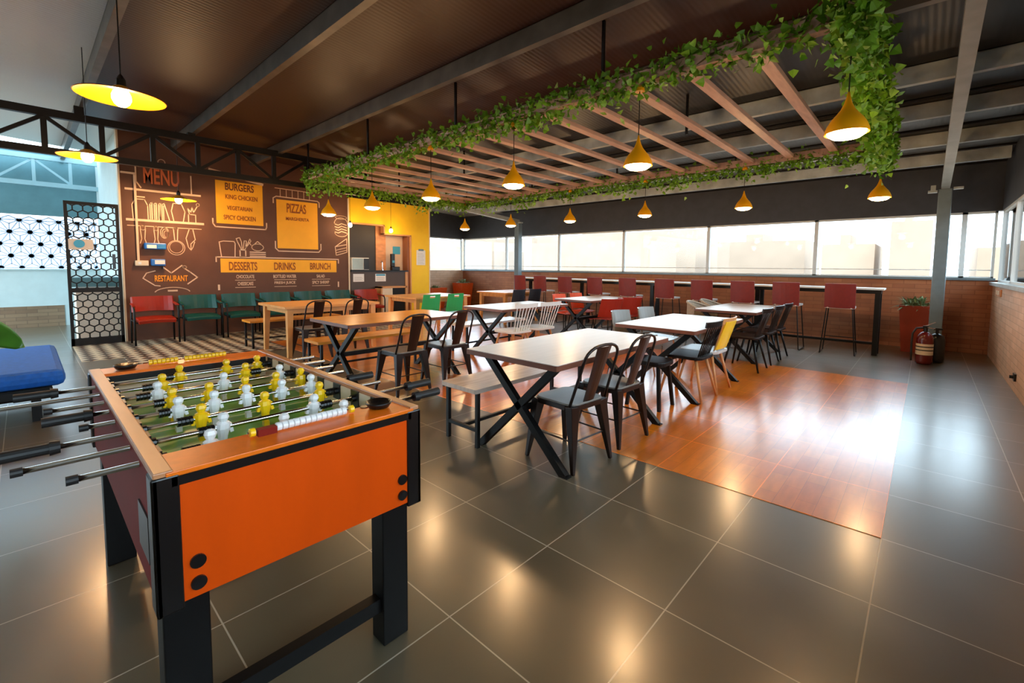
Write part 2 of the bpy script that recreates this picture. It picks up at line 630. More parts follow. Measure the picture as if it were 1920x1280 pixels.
def roof_slab(x0, x1, y0, y1):
    return MB().prism([(y0, roof_z(y0)), (y1, roof_z(y1)), (y1, roof_z(y1) + .08), (y0, roof_z(y0) + .08)], 'x', x0, x1)


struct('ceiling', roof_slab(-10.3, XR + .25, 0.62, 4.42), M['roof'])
struct('ceiling', roof_slab(-10.3, XR + .25, 4.42, YW + .3), M['roof_shaded'])
struct('ceiling', roof_slab(-12.9, XR + .25, Y0, 0.62), M['roof_light'])
struct('ceiling', roof_slab(-12.9, -10.3, 0.62, 1.3), M['roof_light'])
struct('ceiling', roof_slab(XB - .3, -10.3, 1.3, YW + .3), M['roof_light'])
struct('wall_front_unseen', MB().box(-7.6, XR + .2, Y0 - .2, Y0, 0, 3.9), M['bluewhite'])  # unseen wall, added to keep sky light off the mural side

# purlins running along the roof
k = 0
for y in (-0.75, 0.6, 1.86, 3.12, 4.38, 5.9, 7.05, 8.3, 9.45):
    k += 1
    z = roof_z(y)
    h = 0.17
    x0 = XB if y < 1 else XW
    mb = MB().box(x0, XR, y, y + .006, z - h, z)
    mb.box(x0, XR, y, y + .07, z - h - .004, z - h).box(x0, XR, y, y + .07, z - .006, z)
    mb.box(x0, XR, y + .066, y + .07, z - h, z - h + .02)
    struct('trim_%d' % k, mb, M['purlin' if y > 5 else 'purlin_shaded'])
# slim conduits alongside the far purlins
for y in (6.6, 7.75, 9.0):
    k += 1
    struct('trim_%d' % k, MB().cyl((XW + .05, y, roof_z(y) - .1), (XR, y, roof_z(y) - .1), .018, n=8), M['dark'])

# ---- window wall
WZ0, WZ1 = 1.24, 2.33
wb = struct('wall_back', MB().box(XL - .15, XR + .15, YW, YW + .2, 0, WZ0 - .02), M['brick_x'])
struct('wall_back_top', MB().box(XL - .15, XR + .15, YW, YW + .2, WZ1, 3.2), M['band'])
struct('trim_20', MB().box(XL, XR + .02, YW - .05, YW + .22, WZ0 - .03, WZ0 + .01), M['steelgrey'])
# ---- right wall
struct('wall_right', MB().box(XR, XR + .2, Y0, YW, 0, WZ0 - .09), M['brick_y'])
struct('wall_right_top', MB().prism([(Y0, WZ1), (YW, WZ1), (YW, roof_z(YW) + .02), (Y0, roof_z(Y0) + .02)], 'x', XR + .04, XR + .2), M['band'])
struct('trim_21', MB().box(XR - .05, XR + .22, Y0, YW - .05, WZ0 - .1, WZ0 - .05), M['zinc'])
# ---- left end wall beyond the kitchen
struct('wall_left', MB().box(XL - .2, XL, 7.6, YW, 0, WZ0 - .02), M['brick_y'])
struct('wall_left_top', MB().box(XL - .2, XL, 7.6, YW, WZ1, 3.25), M['band'])

# windows: frame as the structure, pane and mullions as its parts
wn = 0


def window_x(x0, x1):
    """a window in the window wall between x0 and x1"""
    global wn
    wn += 1
    f = .032
    mb = MB().box(x0, x0 + f, YW + .04, YW + .12, WZ0, WZ1).box(x1 - f, x1, YW + .04, YW + .12, WZ0, WZ1)
    mb.box(x0, x1, YW + .04, YW + .12, WZ0, WZ0 + f).box(x0, x1, YW + .04, YW + .12, WZ1 - f, WZ1)
    mb.box(x0, x1, YW + .06, YW + .09, WZ0 + .13, WZ0 + .145)
    o = struct('window_%d' % wn, mb, M['white'])
    MB().box(x0 + f, x1 - f, YW + .072, YW + .078, WZ0 + f, WZ1 - f).build('window_pane', M['pane'], o, world=True)


def window_y(xw, y0, y1):
    global wn
    wn += 1
    f = .032
    a, b = xw + .05, xw + .12
    z0 = WZ0 - .05
    mb = MB().box(a, b, y0, y0 + f, z0, WZ1).box(a, b, y1 - f, y1, z0, WZ1)
    mb.box(a, b, y0, y1, z0, z0 + f).box(a, b, y0, y1, WZ1 - f, WZ1)
    o = struct('window_%d' % wn, mb, M['white'])
    MB().box(a + .03, a + .036, y0 + f, y1 - f, z0 + f, WZ1 - f).build('window_pane', M['pane'], o, world=True)


xs = [-12.3, -10.2, -8.05, -5.93, -3.76, -1.67, 0.42, 0.8]
for a, b in zip(xs[:-1], xs[1:]):
    window_x(a, b)
ys = [-3.2, -1.0, 1.1, 3.2, 5.3, 7.4, 9.0, YW]
for a, b in zip(ys[:-1], ys[1:]):
    window_y(XR, a, b)
window_y(XL - .17, 7.6, 9.05)
window_y(XL - .17, 9.05, YW)

# ---- mural wall
mural = struct('wall_mural', MB().prism([(1.15, 0), (5.15, 0), (5.15, roof_z(5.15)), (1.15, roof_z(1.15))], 'x', XW - .15, XW), M['mural'])
struct('trim_30', MB().box(XW - .16, XW + .012, 1.125, 1.15, 0, roof_z(1.15)), M['cream'])
struct('trim_31', MB().box(XW - .02, XW + .02, 5.15, 5.18, 0, 2.92), M['cream'])
# ---- yellow wall with the kitchen opening
yw = MB().box(XW - .15, XW, 5.18, 7.47, 2.37, 2.95).box(XW - .15, XW, 6.12, 6.9, 2.16, 2.37).box(XW - .15, XW, 6.9, 7.47, 0, 2.37)
struct('wall_yellow', yw, M['yellow'])
struct('wall_yellow_top', MB().prism([(5.15, 2.95), (7.5, 2.95), (7.5, roof_z(7.5)), (5.15, roof_z(5.15))], 'x', XW - .15, XW - .01), M['dark'])
struct('trim_32', MB().box(XW - .15, XW + .01, 7.47, 7.5, 0, 2.95), M['cream'])
kf = MB().box(XW - .14, XW + .012, 5.18, 6.12, 2.34, 2.375).box(XW - .14, XW + .012, 6.09, 6.12, 2.14, 2.37)
kf.box(XW - .14, XW + .012, 6.09, 6.9, 2.13, 2.165).box(XW - .14, XW + .012, 6.86, 6.9, 0, 2.15)
struct('trim_33', kf, M['oakleg'])
struct('wall_kitchen', MB().box(-11.75, -11.6, 5.0, 7.5, 0, 3.2).box(-11.6, XW - .15, 7.5, 7.6, 0, 3.2).box(-11.6, XW - .15, 5.0, 5.15, 0, 3.2), M['slate'])
struct('wall_kitchen_panel', MB().box(-10.52, -10.42, 5.2, 5.98, 1.0, 2.6), M['slate'])
struct('wall_kitchen_wood', MB().box(-10.5, -10.4, 5.98, 6.26, 0, 2.6), M['panelwood'])
d1 = struct('door_1', MB().box(-10.52, -10.46, 6.26, 7.02, 0.02, 2.35), M['beige'])
MB().box(-10.459, -10.455, 6.5, 6.72, 1.66, 1.86).build('door_sign', M['bluesign'], d1, world=True)
struct('trim_34', MB().box(-10.5, XW - .02, 6.8, 6.86, 0, 2.13), M['browndoor'])
# ---- court on the left
struct('wall_court', MB().box(XW - .15 - 3.4, XW - .15, 1.15, 1.3, 0, roof_z(1.2)), M['bluewhite'])
struct('wall_far', MB().box(XB - .2, XB, Y0, 0.55, 0, .44), M['brick_l'])
struct('wall_far_upper', MB().box(XB - .2, XB - .01, Y0, 1.3, .44, 1.2).box(XB - .2, XB - .01, .55, 1.3, 0, .44), M['bluewhite'])
struct('wall_far_top', MB().box(XB - .2, XB, Y0, 1.3, 2.33, 3.72), M['teal_wall'])
struct('trim_35', MB().box(XB - .1, XB + .04, Y0, 1.15, 1.19, 1.22), M['bluewhite'])
# breeze blocks
bb = MB()
P_, H_ = .28, .2425
rows = []
for r in range(-1, 6):
    z = 1.26 + r * H_
    rows.append(z)


def clipbar(a, b):
    (y0, z0), (y1, z1) = a, b
    if min(z0, z1) < 1.2 or max(z0, z1) > 2.34 or max(y0, y1) > 1.14:
        return
    bb.bar((XB - .1, y0, z0), (XB - .1, y1, z1), .024, .1, up=(1, 0, 0))


for r in range(0, 5):
    z = 1.24 + r * H_
    j = 0
    y = -3.1 + (P_ / 2 if r % 2 else 0)
    while y < 1.15:
        bb.cyl((XB - .15, y, z), (XB - .05, y, z), .042, n=8)
        for a in range(0, 12):
            t = PI * a / 6 
            ln = P_ / 2 if a % 2 == 0 else P_ / math.sqrt(3)
            if a % 2 == 0 and a not in (0, 2, 4):
                continue
            if a % 2 == 0:
                ln = P_
            clipbar((y, z), (y + ln * math.cos(t), z + ln * math.sin(t)))
        y += P_
struct('wall_breeze', bb, M['breeze'])
# pale truss of the court
tb = MB()
for za, h in ((2.93, .09), (3.46, .09)):
    tb.box(XB + .3, XB + .38, Y0, 1.15, za - h / 2, za + h / 2)
for i in range(8):
    y = -2.9 + i * .52
    tb.box(XB + .31, XB + .37, y - .025, y + .025, 2.95, 3.44)
    if i < 7:
        za, zb = (2.97, 3.42) if i % 2 else (3.42, 2.97)
        tb.bar((XB + .34, y, za), (XB + .34, y + .52, zb), .04, .04)
struct('court_truss', tb, M['truss_b'])

# ---- dark roof truss crossing in front of the mural wall
XT = -8.75
tr = MB()
tr.box(XT - .04, XT + .04, Y0, 4.9, 3.27, 3.37).box(XT - .04, XT + .04, Y0, 4.9, 2.78, 2.87)
ty = -3.1
i = 0
while ty < 4.9:
    tr.box(XT - .03, XT + .03, ty - .03, ty + .03, 2.85, 3.3)
    if i % 2 == 0:
        tr.bar((XT, ty, 3.28), (XT, ty + .56, 2.85), .04, .045)
        tr.bar((XT, ty, 3.28), (XT, ty - .56, 2.85), .04, .045)
    ty += .56
    i += 1
for y in (.6, 1.86, 3.12, 4.38):
    tr.box(XT - .05, XT + .05, y - .05, y + .05, 3.36, roof_z(y) - .17)
struct('roof_truss', tr, M['dark'])
# struts rising to the roof beside the truss in the wall light
# ---- columns and the pale rafters that run to them
YC = 9.6
for xc, ye in ((0.14, 3.0), (-8.84, 4.8)):
    c = MB().box(xc - .08, xc + .08, YC - .08, YC + .08, 0, 2.62)
    struct('column', c, M['steelgrey'], bevel=.01)
    br = MB().box(xc - .2, xc - .09, YC - .12, YC - .02, 2.57, 2.6).box(xc + .09, xc + .2, YC - .12, YC - .02, 2.6, 2.63).box(xc - .17, xc - .11, YC - .1, YC - .04, 2.6, 2.68)
    struct('column_bracket', br, M['zinc'])
    z2 = 2.62 + (YC - ye) * .083
    struct('rafter', MB().bar((xc, YC, 2.66), (xc, -1 if xc > 0 else ye, (2.66 + (YC + 1) * .083) if xc > 0 else z2), .1, .1), M['zinc'])

# ---- outdoors: a rooftop horizon
struct('ground', MB().box(-300, 300, -300, 400, -12.3, -12), M['bldg'])
bl = [(-160, -122, 100, 5), (-114, -72, 84, 7.6), (-66, -30, 78, 7.2), (-25, -13, 74, 4.6), (-9.5, -4.5, 64, 3.4), (-3.0, .2, 60, 5.4), (4, 11, 70, 3.0),
      (-88, -62, 60, 3.4), (-52, -30, 58, 4.4)]
for i, (a, b, y, h) in enumerate(bl):
    o = MB().box(a, b, y, y + 12, -12, h + 1).box(a + (b - a) * .3, a + (b - a) * .5, y + 2, y + 8, h + 1, h + 2.2).build('distant_building', M['bldg' if i % 2 else 'bldg2'])
    o['kind'] = 'structure'

# ================================================================ WALL PAINTINGS AND LETTERING
def text_mesh(name, txt, y0, y1, z0, z1, m, parent, x=XW + .004):
    cu = bpy.data.curves.new(name, 'FONT')
    cu.body = txt
    cu.extrude = .02
    cu.offset = .018
    to = bpy.data.objects.new(name, cu)
    COL.objects.link(to)
    dg = bpy.context.evaluated_depsgraph_get()
    me = bpy.data.meshes.new_from_object(to.evaluated_get(dg))
    bpy.data.objects.remove(to)
    vx = [v.co.x for v in me.vertices]
    vy = [v.co.y for v in me.vertices]
    ax, bx, ay, by = min(vx), max(vx), min(vy), max(vy)
    for v in me.vertices:
        u = (v.co.x - ax) / (bx - ax)
        t = (v.co.y - ay) / (by - ay)
        v.co = (x + (.003 if v.co.z > 0 else 0), y0 + u * (y1 - y0), z0 + t * (z1 - z0))
    o = bpy.data.objects.new(name, me)
    COL.objects.link(o)
    me.materials.clear()
    me.materials.append(m)
    off = Vector((0, 0, 0))
    q = parent
    while q is not None:
        off += q.location
        q = q.parent
    for v in me.vertices:
        v.co -= off
    o.parent = parent
    return o


def stroke(mb, pts, w=.014, x=XW + .003):
    for (a, b), (c, d) in zip(pts[:-1], pts[1:]):
        dx, dz = c - a, d - b
        L = math.hypot(dx, dz) or 1
        ex, ez = dx / L * w * .4, dz / L * w * .4
        mb.bar((x, a - ex, b - ez), (x, c + ex, d + ez), w, .004, up=(1, 0, 0))


def arc(cy, cz, ry, rz, a0, a1, n=14):
    return [(cy + ry * math.cos(a0 + (a1 - a0) * i / n), cz + rz * math.sin(a0 + (a1 - a0) * i / n)) for i in range(n + 1)]


def painted(y0, y1, z0, z1, name='painted_panel'):
    return MB().box(XW, XW + .003, y0, y1, z0, z1).build(name, M['panel_y'], mural, world=True)


# menu shelf drawings on the left
c = MB()
stroke(c, [(1.22, 2.62), (2.27, 2.62)], .035)
stroke(c, [(1.36, 3.05), (1.36, 2.76), (1.42, 2.66)], .02)
stroke(c, [(2.14, 2.96), (2.14, 2.64)], .02)
stroke(c, [(1.3, 3.06), (1.4, 3.02)], .02)
stroke(c, [(1.5, 3.12), (2.15, 3.02)], .014)
stroke(c, arc(1.72, 3.14, .05, .05, 0, 2 * PI), .014)
stroke(c, [(1.22, 2.1), (2.3, 2.1)], .04)
stroke(c, [(1.22, 2.0), (2.27, 2.0)], .012)
c.build('shelf_drawing', M['chalk'], mural, world=True)
c = MB()
stroke(c, [(1.3, 2.12), (1.29, 2.36), (1.34, 2.46), (1.46, 2.46), (1.5, 2.36), (1.5, 2.12)], .014)
stroke(c, [(1.36, 2.5), (1.46, 2.5)], .02)
for a, b in ((1.53, 1.56), (1.59, 1.62), (1.65, 1.67), (1.7, 1.8)):
    stroke(c, [(a, 2.12), (a, 2.4), (a + .03, 2.42), (b, 2.12)], .014)
    stroke(c, [(a + .02, 2.12), (a + .02, 2.38)], .012)
stroke(c, [(1.86, 2.12), (1.83, 2.3), (1.86, 2.44), (1.98, 2.44), (2.03, 2.3), (2.0, 2.12)], .014)
stroke(c, [(2.08, 2.12), (2.08, 2.26), (2.19, 2.26), (2.19, 2.12)], .014)
stroke(c, [(2.1, 2.26), (2.07, 2.38), (2.12, 2.3), (2.14, 2.4), (2.16, 2.3), (2.22, 2.42)], .014)
stroke(c, arc(2.23, 2.45, .025, .03, 0, 2 * PI, 8), .012)
c.build('dishes_drawing', M['chalk'], mural, world=True)
c = MB()
for y, wd in ((1.42, .035), (1.6, .03)):
    stroke(c, arc(y, 1.97, wd, .04, 0, 2 * PI, 10), .012)
    stroke(c, [(y - wd, 1.95), (y - wd * .6, 1.78), (y - wd * 1.2, 1.7)], .012)
    stroke(c, [(y + wd, 1.95), (y + wd * .6, 1.78), (y + wd * 1.2, 1.7)], .012)
for q in range(3):
    stroke(c, arc(1.72 + q * .012, 1.9 - q * .01, .06 - q * .012, .1 - q * .02, 0, 2 * PI, 14), .01)
stroke(c, arc(1.88, 1.64, .125, .13, 0, 2 * PI, 22), .014)
stroke(c, arc(1.88, 1.65, .1, .105, 0, 2 * PI, 22), .012)
stroke(c, [(1.86, 1.77), (1.85, 1.96)], .014)
stroke(c, [(1.9, 1.77), (1.91, 1.96)], .014)
stroke(c, arc(1.88, 1.97, .035, .035, 0, PI, 8), .014)
stroke(c, [(2.08, 1.98), (2.03, 1.82), (2.06, 1.66), (2.1, 1.6), (2.1, 1.72), (2.17, 1.8), (2.14, 1.98)], .014)
stroke(c, [(2.1, 1.6), (2.13, 1.66), (2.16, 1.76)], .012)
c.build('utensils_drawing', M['chalk'], mural, world=True)
text_mesh('lettering', 'MENU', 1.46, 1.96, 2.74, 3.02, M['letter_o'], mural)
text_mesh('lettering', 'RESTAURANT', 1.55, 2.03, 1.03, 1.14, M['letter_y'], mural)
c = MB()
stroke(c, [(1.56, 1.22), (1.44, 1.18), (1.39, 1.09), (1.55, .96), (1.62, .95)], .016)
stroke(c, [(1.66, 1.3), (1.79, 1.18), (1.95, 1.32)], .02)
stroke(c, [(1.98, 1.27), (2.07, 1.2), (2.18, 1.1), (2.03, .98)], .02)
stroke(c, arc(1.99, 1.29, .03, .025, 0, 2 * PI, 10), .014)
stroke(c, arc(1.8, .82, .26, .1, PI * .08, PI * .92, 14), .016)
stroke(c, [(1.74, .86), (1.86, .86)], .03)
c.build('emblem_drawing', M['chalk'], mural, world=True)
# burger board
painted(2.52, 3.34, 2.14, 2.96)
text_mesh('lettering', 'BURGERS', 2.68, 3.18, 2.79, 2.93, M['letter_d'], mural)
text_mesh('lettering', 'KING CHICKEN', 2.68, 3.24, 2.62, 2.71, M['letter_b'], mural)
text_mesh('lettering', 'VEGETARIAN', 2.7, 3.14, 2.41, 2.49, M['letter_b'], mural)
text_mesh('lettering', 'SPICY CHICKEN', 2.64, 3.2, 2.22, 2.31, M['letter_b'], mural)
c = MB()
stroke(c, [(2.44, 3.14), (3.34, 2.98)], .05)
stroke(c, [(2.5, 3.07), (3.32, 3.03)], .02)
stroke(c, [(2.46, 2.22), (2.46, 2.13), (2.5, 2.07), (3.38, 2.07), (3.4, 2.12), (3.4, 2.2)], .022)
c.build('board_frame_drawing', M['chalk'], mural, world=True)
# pizza board
painted(3.6, 4.45, 1.7, 2.72)
text_mesh('lettering', 'PIZZAS', 3.8, 4.2, 2.46, 2.66, M['letter_b'], mural)
text_mesh('lettering', 'MARGHERITA', 3.78, 4.26, 2.3, 2.37, M['letter_b'], mural)
c = MB()
stroke(c, [(3.54, 2.64), (3.54, 2.74), (3.6, 2.78), (4.45, 2.77), (4.49, 2.74), (4.49, 2.64)], .02)
stroke(c, [(3.56, 1.84), (3.56, 1.7), (3.62, 1.64), (4.46, 1.64), (4.51, 1.7), (4.51, 1.82)], .022)
for q in range(6):
    stroke(c, [(3.68 + q * .12, 2.78), (3.68 + q * .12, 2.93)], .01)
stroke(c, [(3.58, 2.95), (4.36, 2.94)], .014)
c.build('board_frame_drawing', M['chalk'], mural, world=True)
# banner
painted(2.56, 4.86, 1.19, 1.46, 'painted_banner')
text_mesh('lettering', 'DESSERTS', 2.7, 3.2, 1.23, 1.4, M['letter_b'], mural)
text_mesh('lettering', 'DRINKS', 3.52, 3.95, 1.24, 1.4, M['letter_b'], mural)
text_mesh('lettering', 'BRUNCH', 4.26, 4.72, 1.25, 1.4, M['letter_b'], mural)
for y0, y1, a, b in ((2.82, 3.14, 'CHOCOLATE', 'CHEESECAKE'), (3.5, 3.96, 'BOTTLED WATER', 'FRESH JUICE'), (4.28, 4.7, 'SALAD', 'SPICY SHRIMP')):
    g = .12 if a == 'SALAD' else 0
    text_mesh('lettering', a, y0 + g, y1 - g, 1.07, 1.14, M['chalk'], mural)
    text_mesh('lettering', b, y0 + .02, y1 - .02, .93, 1.0, M['chalk'], mural)
c = MB()
for y0, y1 in ((2.8, 3.16), (3.52, 3.96), (4.3, 4.7)):
    stroke(c, [(y0, 1.035), (y1, 1.035)], .01)
    stroke(c, [(y0, .89), (y1, .89)], .01)
stroke(c, [(2.49, 1.4), (2.49, 1.49), (4.91, 1.49), (4.91, 1.4)], .022)
stroke(c, [(2.52, .86), (2.52, .94)], .035)
stroke(c, [(4.9, .86), (4.9, .96)], .03)
c.build('counter_drawing', M['chalk'], mural, world=True)
c = MB()
stroke(c, [(2.58, 1.5), (2.55, 1.78), (2.62, 1.8), (2.8, 1.8), (2.82, 1.76), (2.81, 1.5)], .016)
stroke(c, [(2.9, 1.5), (2.9, 1.64), (3.0, 1.64), (3.0, 1.5), (2.9, 1.5)], .02)
stroke(c, [(2.92, 1.66), (2.86, 1.8), (2.84, 1.86), (2.9, 1.88), (2.93, 1.8), (2.94, 1.66)], .014)
stroke(c, [(2.96, 1.66), (2.98, 1.82), (3.02, 1.82), (3.0, 1.68), (3.08, 1.86), (3.1, 1.82), (2.99, 1.66)], .014)
for z in (1.52, 1.56, 1.6):
    stroke(c, [(3.08, z), (3.36, z)], .02)
stroke(c, arc(3.22, 1.7, .11, .07, 0, 2 * PI, 14), .014)
stroke(c, [(3.1, 1.74), (3.06, 1.8)], .014)
stroke(c, [(3.17, 1.77), (3.22, 1.82), (3.28, 1.77)], .014)
c.build('kitchenware_drawing', M['chalk'], mural, world=True)
c = MB()
stroke(c, arc(4.99, 2.32, .16, .13, 0, PI, 12), .016)
for z in (2.3, 2.24, 2.18, 2.12):
    stroke(c, [(4.84 + random.random() * .03, z), (4.92, z - .02), (5.0, z + .02), (5.12, z - .01)], .018)
stroke(c, arc(4.99, 2.1, .15, .08, PI, 2 * PI, 12), .016)
stroke(c, arc(4.99, 2.46, .14, .04, 0, 2 * PI, 12), .01)
c.build('burger_drawing', M['chalk'], mural, world=True)
c = MB()
stroke(c, [(4.84, 1.78), (5.12, 1.98), (5.12, 1.66), (4.86, 1.58), (4.84, 1.78), (5.12, 1.84)], .016)
stroke(c, [(4.86, 1.7), (5.12, 1.77)], .012)
stroke(c, [(4.86, 1.64), (5.12, 1.71)], .012)
c.build('cake_drawing', M['chalk'], mural, world=True)

# conduit, box and dispensers fixed to the mural wall
t = thing('wall_conduit', 'pale conduit bending down the left side of the mural wall', 'conduit', (XW, 1.34, 1.4))
MB().box(XW + .002, XW + .03, 1.16, 1.35, 2.87, 2.9).box(XW + .002, XW + .03, 1.325, 1.355, 1.4, 2.88).build('pipe', M['chalk'], t, world=True)
t = thing('switch_box', 'small cream switch box at the foot of the wall conduit', 'switch box', (XW, 1.38, 1.3))
MB().box(XW + .002, XW + .06, 1.29, 1.47, 1.31, 1.4).build('case', M['cream'], t, world=True, bevel=.006)
MB().box(XW + .06, XW + .068, 1.33, 1.37, 1.335, 1.375).build('button', M['white'], t, world=True)
t = thing('wall_dispenser', 'long blue and white dispenser on the mural wall beside the conduit', 'dispenser', (XW, 1.57, 1.6), group='blue wall dispensers')
MB().box(XW + .002, XW + .1, 1.42, 1.72, 1.6, 1.71).build('case', M['bluepl'], t, world=True, bevel=.015)
MB().box(XW + .1, XW + .108, 1.45, 1.58, 1.615, 1.675).build('label_plate', M['paper'], t, world=True)
MB().box(XW + .1, XW + .105, 1.6, 1.7, 1.63, 1.64).box(XW + .1, XW + .105, 1.6, 1.7, 1.66, 1.67).build('stripe', M['bluesign'], t, world=True)
t = thing('wall_dispenser', 'short blue dispenser with pale front on the mural wall beside the switch box', 'dispenser', (XW, 1.6, 1.3), group='blue wall dispensers')
MB().box(XW + .002, XW + .09, 1.5, 1.7, 1.31, 1.43).build('case', M['bluepl'], t, world=True, bevel=.012)
MB().box(XW + .09, XW + .1, 1.55, 1.69, 1.34, 1.41).build('label_plate', M['paper'], t, world=True)
MB().cyl((XW + .05, 1.66, 1.31), (XW + .05, 1.66, 1.25), .012, n=8).build('nozzle', M['blackpl'], t, world=True)

# ================================================================ KITCHEN HATCH
t = thing('kitchen_counter', 'black kitchen counter with dark brown front in the yellow wall opening', 'counter', (-10.2, 6.0, 0))
MB().box(-10.4, -10.17, 5.2, 6.78, 1.2, 1.235).build('worktop', M['blackpl'], t, world=True)
MB().box(-10.26, -10.2, 5.2, 6.7, 0, 1.2).build('front_panel', M['dpanel'], t, world=True)
MB().box(-10.26, -10.18, 6.7, 6.77, 0, 1.2).build('side_post', M['oakleg'], t, world=True)
t = thing('low_cabinet', 'small wood framed cabinet with white and black doors under the kitchen counter', 'cabinet', (-10.02, 6.25, 0))
f = MB()
for y in (5.82, 6.52):
    f.box(-10.18, -9.9, y, y + .04, 0, .84)
f.box(-10.18, -9.9, 5.82, 6.56, .8, .84).box(-10.18, -9.9, 5.86, 6.52, .1, .14)
f.build('frame', M['oakleg'], t, world=True)
MB().box(-10.14, -9.92, 5.87, 6.15, .14, .8).build('door', M['cream'], t, world=True)
MB().box(-10.14, -9.93, 6.16, 6.51, .14, .8).build('door', M['blackpl'], t, world=True, label='black cabinet door')
t = thing('microwave', 'white microwave at the left end of the kitchen counter', 'microwave', (-10.42, 5.45, 1.235))
MB().box(-10.4, -10.2, 5.23, 5.68, 1.245, 1.54).build('case', M['white'], t, world=True, bevel=.01)
MB().box(-10.2, -10.19, 5.25, 5.52, 1.265, 1.52).build('door', M['screenglass'], t, world=True)
MB().box(-10.2, -10.188, 5.54, 5.67, 1.26, 1.52).build('control_panel', M['blackpl'], t, world=True)
t = thing('coffee_machine', 'tall slim black coffee machine at the right end of the kitchen counter', 'coffee machine', (-10.27, 6.4, 1.235))
MB().box(-10.32, -10.2, 6.33, 6.55, 1.235, 1.33).build('base', M['blackpl'], t, world=True, bevel=.01)
MB().box(-10.32, -10.24, 6.33, 6.43, 1.33, 1.66).build('column', M['blackpl'], t, world=True, bevel=.01)
MB().box(-10.242, -10.236, 6.35, 6.41, 1.43, 1.49).build('display', M['bluesign'], t, world=True)
t = thing('counter_tap', 'slim steel tap standing on the kitchen counter between microwave and coffee machine', 'tap', (-10.3, 6.1, 1.235))
MB().tube([(-10.3, 6.1, 1.235), (-10.3, 6.1, 1.44), (-10.28, 6.07, 1.47), (-10.26, 6.04, 1.44)], .01).build('spout', M['chrome'], t, world=True)
MB().cyl((-10.3, 6.1, 1.235), (-10.3, 6.1, 1.26), .025).build('base', M['chrome'], t, world=True)
for y0, y1, lb in ((5.26, 5.54, 'left one of two white notices taped to the counter front'), (5.84, 6.13, 'right one of two white notices taped to the counter front, with blue heading')):
    t = thing('paper_notice', lb, 'notice', (-10.198, (y0 + y1) / 2, .96), group='notices on the counter front')
    MB().box(-10.199, -10.196, y0, y1, .96, 1.15).build('sheet', M['paper'], t, world=True)
    if y0 > 5.5:
        MB().box(-10.196, -10.195, y0 + .02, y1 - .02, 1.1, 1.14).build('heading', M['bluesign'], t, world=True)
    g = MB()
    for q in range(4):
        g.box(-10.196, -10.1955, y0 + .03, y1 - .03 - .03 * (q % 2), .985 + q * .027, .99 + q * .027)
    g.build('text_lines', M['grey_shell'], t, world=True)
t = thing('clipboard', 'white clipboard notice hanging on the yellow wall right of the doorway', 'clipboard', (XW, 7.2, 1.38))
MB().box(XW + .002, XW + .012, 7.06, 7.34, 1.38, 1.78).build('board', M['paper'], t, world=True)
MB().box(XW + .012, XW + .024, 7.12, 7.28, 1.76, 1.81).build('clip', M['steelgrey'], t, world=True)
g = MB()
for q in range(8):
    g.box(XW + .012, XW + .013, 7.09, 7.3 - .04 * (q % 3 == 1), 1.42 + q * .038, 1.425 + q * .038)
g.build('text_lines', M['grey_shell'], t, world=True)

# ================================================================ PARTITION AND COURT THINGS
t = thing('hexagon_partition', 'black framed hexagon mesh partition at the left end of the mural wall', 'partition', (-10.2, .79, 0))
f = MB()
f.box(-10.23, -10.17, .46, .5, 0, 2.33).box(-10.23, -10.17, 1.07, 1.11, 0, 2.33).box(-10.23, -10.17, .5, 1.07, 2.28, 2.33)
f.box(-10.23, -10.17, .5, 1.07, .87, .94).box(-10.23, -10.17, .46, 1.11, 0, .12)
f.build('frame', M['dark'], t, world=True)


def clip(A, B, x0, x1, z0, z1):
    dx, dz = B[0] - A[0], B[1] - A[1]
    t0, t1 = 0.0, 1.0
    for p, q in ((-dx, A[0] - x0), (dx, x1 - A[0]), (-dz, A[1] - z0), (dz, z1 - A[1])):
        if abs(p) < 1e-9:
            if q < 0:
                return None
        elif p < 0:
            t0 = max(t0, q / p)
        else:
            t1 = min(t1, q / p)
    if t1 - t0 < .02:
        return None
    return (A[0] + dx * t0, A[1] + dz * t0), (A[0] + dx * t1, A[1] + dz * t1)


def hexmesh(z0, z1):
    h = MB()
    p = .12
    s_ = p / math.sqrt(3)
    seen = set()
    for r in range(-2, int((z1 - z0) / (1.5 * s_)) + 3):
        for q in range(-1, 7):
            cy = .5 + q * p + (p / 2 if r % 2 else 0)
            cz = z0 + .04 + r * 1.5 * s_
            pts = [(cy + s_ * math.sin(PI / 3 * a), cz + s_ * math.cos(PI / 3 * a)) for a in range(6)]
            for a in range(6):
                A, B = pts[a], pts[(a + 1) % 6]
                kx = (round((A[0] + B[0]) * 500), round((A[1] + B[1]) * 500))
                if kx in seen:
                    continue
                seen.add(kx)
                AB = clip(A, B, .49, 1.08, z0 - .01, z1 + .01)
                if AB is None:
                    continue
                A, B = AB
                h.bar((-10.2, A[0], A[1]), (-10.2, B[0], B[1]), .017, .02, up=(1, 0, 0))
    return h


